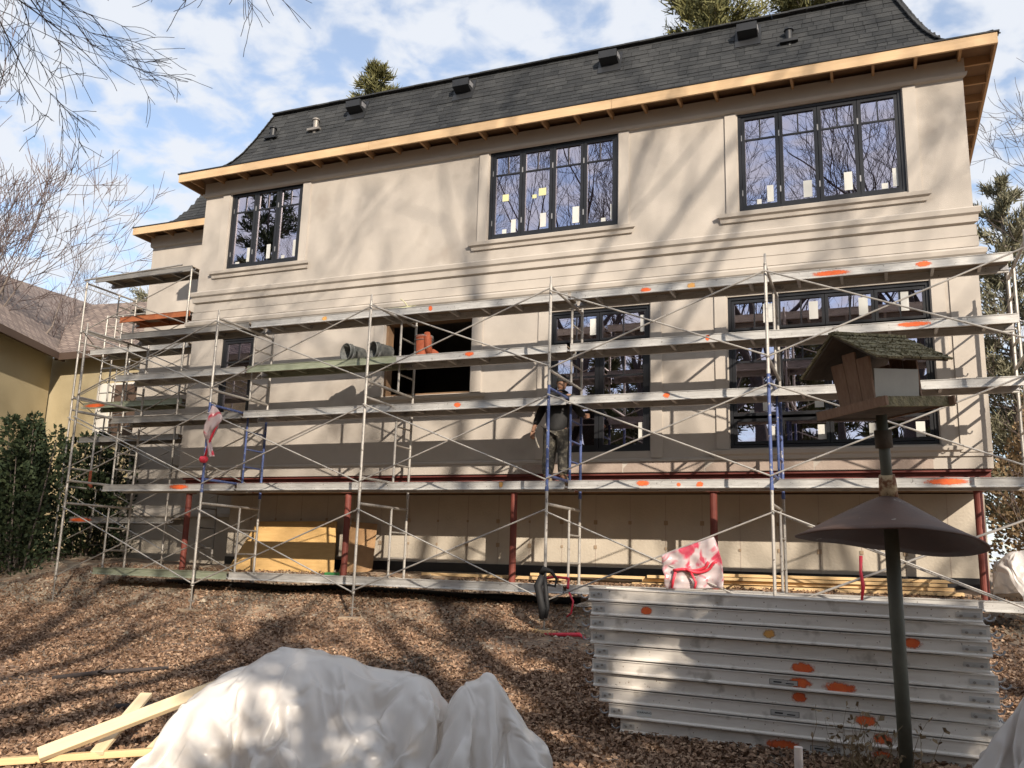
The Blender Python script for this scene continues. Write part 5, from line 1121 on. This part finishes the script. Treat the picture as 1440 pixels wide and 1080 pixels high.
# bare trees
T, K = bare_tree(5, 11.5, .24, levels=5, lean=(.35, 0), nch=(3, 5), spread=1.0, tw=.015, ratio=.64, thick=(.55, .8)); tree_thing(T, K, (-12.6, 5.2, -.6), 'bare tree with reddish twigs rising behind the neighbour roof')
T, K = bare_tree(11, 10.5, .22, levels=5, lean=(.1, 0), nch=(3, 5), spread=1.1, tw=.008); tree_thing(T, K, (-14.2, 10.5, -.6), 'bare tree at the far left edge behind the neighbour roof')
T, K = bare_tree(9, 13.5, .24, levels=5, lean=(-.05, 0), nch=(3, 5), spread=1.25, tw=.010); tree_thing(T, K, (18.3, 9.6, -.6), 'dark bare tree reaching in from the right edge', mt='darkbark', mk='darkbark')
# overhanging limbs at the upper left: an old tree beside the photographer
def overhang():
    r = random.Random(3); T = MB(); K = MB()
    T.path([(3.2, -8.6, -2.3), (3.3, -8.5, 1.5), (3.6, -8.2, 4.2), (4.0, -7.9, 6.6)], [.34, .29, .24, .18], 10)
    def grow(p, d, rad, ln, lv, mx_):
        n = 6 if lv < 1 else 5; pts = [p.copy()]; rr = [rad]; q = p.copy(); dd = d.copy()
        for i in range(n):
            dd = (dd+rvec(r)*.20+Vector((0, 0, -.06 if lv else -.02))).normalized(); q = q+dd*ln/n; pts.append(q.copy()); rr.append(max(rad*(1-.7*(i+1)/n), .0036))
        (T if lv < 1 else K).path(pts, rr, 6 if lv < 1 else 4 if lv < 2 else 3, caps=False)
        if lv >= mx_: return
        for c in range(r.randint(4, 6) if lv < 2 else r.randint(2, 5)):
            f = r.uniform(.25, 1)*n; i = min(int(f), n-1); bp_ = pts[i].lerp(pts[i+1], f-i); br = rr[i]
            base = (pts[i+1]-pts[i]).normalized(); perp = base.cross(rvec(r)).normalized(); ang = r.uniform(.3, .9)
            grow(bp_, (base*math.cos(ang)+perp*math.sin(ang)).normalized(), max(br*.58, .004), ln*r.uniform(.42, .7), lv+1, mx_)
    for (p, d, rad, ln) in (((3.9, -8.0, 6.2), (.8, .42, .02), .05, 2.6), ((3.7, -8.1, 5.4), (.55, .72, -.02), .05, 2.5), ((4.0, -7.9, 6.8), (.86, .42, .02), .055, 3.3), ((4.0, -7.9, 6.9), (.70, .65, .05), .05, 3.2)):
        grow(Vector(p), Vector(d).normalized(), rad, ln, 0, 4)
    return T, K
T, K = overhang(); tree_thing(T, K, (0, 0, 0), 'bare tree whose thin dark branches hang in at the upper left', mt='darkbark', mk='darkbark')
# woods behind the photographer: their shadows and reflections fall on the front
wm = []
for s in range(3):
    T, K = bare_tree(100+s, 20, .25, levels=5, nch=(2, 4), spread=1.0, bole=.74, tw=.008, thick=(.5, .72), tf=.58, ratio=.52); wm.append((T.mesh('trunk', 'darkbark', True), K.mesh('crown', 'darkbark')))
for s in range(2):
    T, K = bare_tree(140+s, 20, .40, levels=5, nch=(3, 5), spread=1.05, bole=.55, tw=.012, thick=(.55, .82), tf=.55, ratio=.56); wm.append((T.mesh('trunk', 'darkbark', True), K.mesh('crown', 'darkbark')))
wp = [(29.6, -19.5, 0, 1.28), (30.6, -15.6, 2, 1.15), (24.6, -22.5, 2, 1.22), (13.8, -16.8, 3, 1.0), (25.0, -20.7, 1, 1.36),  (10.2, -17.4, 4, 1.0), (16.2, -19.5, 4, 1.0), (17, -22, 1, 1.1), (6, -19, 3, 1.05), (2.2, -16.8, 4, .98), (-1.2, -18.2, 3, 1.02), (-5, -21, 2, 1.1), (-11, -18, 0, 1.05), (-16, -23, 1, 1.1), (3, -27, 2, 1.1), (12, -27, 0, 1.1), (22, -29, 2, 1.15), (-8, -29, 1, 1.1), (30, -12.5, 2, 1.0), (18, -35, 1, 1.1), (7, -36, 2, 1.1)]
for i, (x, y, s, sc) in enumerate(wp):
    o = tree_thing(wm[s][0], wm[s][1], (x, y, -2.4), 'tall bare tree in the woods behind the viewpoint', 'bare_tree', 'tall bare trees behind the viewpoint', rz=i*2.39, sc=sc)
wc = [conifer(120, 9.5, 2.4, 60, 110, .4, bare=.05), conifer(121, 8.0, 2.2, 60, 110, .4, bare=.05)]
wcm = [(T.mesh('trunk', 'darkbark', True), K.mesh('crown', 'conif')) for T, K in wc]
for i, (x, y, s, sc) in enumerate([(17.4, -13.4, 1, .92), (19.5, -12.9, 0, .98), (21.9, -12.6, 0, .92), (16.6, -14.4, 0, 1.0), (19.0, -11.3, 0, .95), (20.5, -12.3, 0, 1.02)]+[(-24+i*2.9+(i % 3)*.9, -33-(i*7 % 5)*1.6, i % 2, 1.6+.12*(i % 4)) for i in range(24)]):  # near ones added to block sun on the foreground, far ones to darken reflections
    tree_thing(wcm[s][0], wcm[s][1], (x, y, -2.3), ('dense conifer added behind the viewpoint to shade the foreground' if i < 6 else 'dark conifer added far behind the viewpoint to darken window reflections'), 'conifer', 'conifers behind the viewpoint', rz=i*1.3, sc=sc)
T, K = conifer(130, 21, 3.4, 90, 110, .45, shape=.6); tree_thing(T, K, (-14, -18, -2.4), 'very tall conifer mirrored in the left upper window', 'conifer', 'conifers behind the viewpoint', mt='darkbark', mk='yew')
# fallen branches on the leaves
for i, (pts, l_) in enumerate([([(7.1, -5.4, 0), (7.6, -5.2, .05), (8.1, -4.7, .03), (8.5, -4.5, .06)], 'curved bare branch lying on the leaves behind the lumber'), ([(5.3, -4.5, .02), (5.7, -4.3, .05), (6.1, -3.7, .02)], 'dark fallen branch at the left edge of the leaves')]):
    b = MB(); P = [(x, y, gz(x, y)+z+.02) for x, y, z in pts]; b.path(P, [.03, .024, .018, .01][:len(P)], 6); b.path([P[1], (P[1][0]+.3, P[1][1]-.1, P[1][2]+.12)], [.012, .004], 5); tag(b.build('fallen_branch', 'darkbark', smooth=True), l_, 'branch')
# dry weeds beside the pole
w_ = MB()
for i in range(46):
    a = rng.uniform(0, 6.28); x, y = 13.33+rng.gauss(0, .16), -4.92+rng.gauss(0, .10); z = gz(x, y); p = Vector((x, y, z)); h = rng.uniform(.15, .5); pts = [p]; d = Vector((rng.uniform(-.5, .5), rng.uniform(-.4, .3), 1)).normalized()
    for k in range(4): d = (d+rvec(rng)*.3).normalized(); pts.append(pts[-1]+d*h/4)
    w_.path(pts, [.004, .0035, .003, .002, .001], 3, caps=False)
    for k in range(7): q = pts[rng.randrange(1, 5)]; e = rvec(rng)*.03; f_ = rvec(rng)*.016; w_.add([q, q+e+f_, q+e*1.6, q+e-f_], [(0, 1, 2, 3)])
tag(w_.build('dry_weeds', 'weed'), 'tuft of dry brown weeds at the foot of the feeder pole', 'weeds')
# leaf litter
r = np.random.default_rng(4); NL = 240000
cand = []
d_ = r.random(NL)**1.35*18+2.2; an = R(22.4)+R(1)*r.uniform(-33, 33, NL)
lx = 13.404-np.sin(an)*d_; ly = -11.706+np.cos(an)*d_
b = MB(); vs = []; fs = []
for i in range(NL):
    x, y = float(lx[i]), float(ly[i])
    if y > 2.4: continue
    den = noise.noise(Vector((x*.55, y*.55, 5)))*1.0+.5-(max(0, y+.4)*.12)
    if r.random() > den*1.3+.25: continue
    z = gz(x, y)+.008+r.random()*.018; a = r.uniform(0, 6.283); s = r.uniform(.011, .033); ca, sa = math.cos(a)*s, math.sin(a)*s; t1, t2, t3 = r.uniform(-.018, .022, 3); asp = r.uniform(.45, .8)
    k = len(vs); vs += [(x-ca, y-sa, z+t1), (x+sa*asp, y-ca*asp, z+t2), (x+ca, y+sa, z+t3), (x-sa*asp, y+ca*asp, z+.02)]; fs += [(k, k+1, k+2), (k, k+2, k+3)]
b.v, b.f = vs, fs; tag(b.build('fallen_leaves', 'dryleaf'), 'fallen dry leaves covering the yard', 'leaves', kind='stuff')
# crumbs of plaster near the scaffold
b = MB()
for i in range(320):
    x, y = rng.uniform(-1.5, 12), rng.gauss(.3, 1.0)
    if y > 2.6: continue
    z = gz(x, y); s = rng.uniform(.006, .02) * (1.6 if rng.random() < .06 else 1); b.box(x-s, x+s, y-s*rng.uniform(.4, 1), y+s*.6, z-.01, z+s*.7, )
tag(b.build('plaster_crumbs', 'litter'), 'pale plaster crumbs scattered on the dirt under the scaffold', 'rubble', kind='stuff')

b = MB()
for i in range(420):
    x, y = rng.uniform(3, 15.5), rng.uniform(-7, 1.8); a = rng.uniform(0, 6.283); l_ = rng.uniform(.06, .32); z = gz(x, y)+.02; dx, dy = math.cos(a)*l_, math.sin(a)*l_
    b.path([(x, y, z), (x+dx*.5, y+dy*.5+rng.uniform(-.03, .03), z+.015), (x+dx, y+dy, gz(x+dx, y+dy)+.02)], [.005, .004, .002], 4, caps=False)
tag(b.build('fallen_twigs', 'bark'), 'small fallen twigs scattered through the dry leaves', 'twigs', kind='stuff')

b = MB()
for i in range(1500):
    x, y = rng.uniform(-4.5, 13), rng.gauss(.4, 1.2)
    if y > 3 or y < -2.6: continue
    z = gz(x, y); q = rng.uniform(.012, .05)*(1.7 if rng.random() < .07 else 1); n_ = 5
    vs = [Vector((x+math.cos(a)*q*rng.uniform(.7, 1.2), y+math.sin(a)*q*rng.uniform(.7, 1.2), z-.005)) for a in np.linspace(0, 6.283, n_, endpoint=False)]+[Vector((x+rng.uniform(-.3, .3)*q, y+rng.uniform(-.3, .3)*q, z+q*rng.uniform(.35, .8)))]
    b.add(vs, [(k, (k+1) % n_, n_) for k in range(n_)])
tag(b.build('soil_clods', mat('soil_clod', (.20, .155, .11), .97, col2=(.46, .39, .29), scale=4, amt=.7, island=.6)), 'clods of dry soil along the scaffold feet', 'soil', kind='stuff')
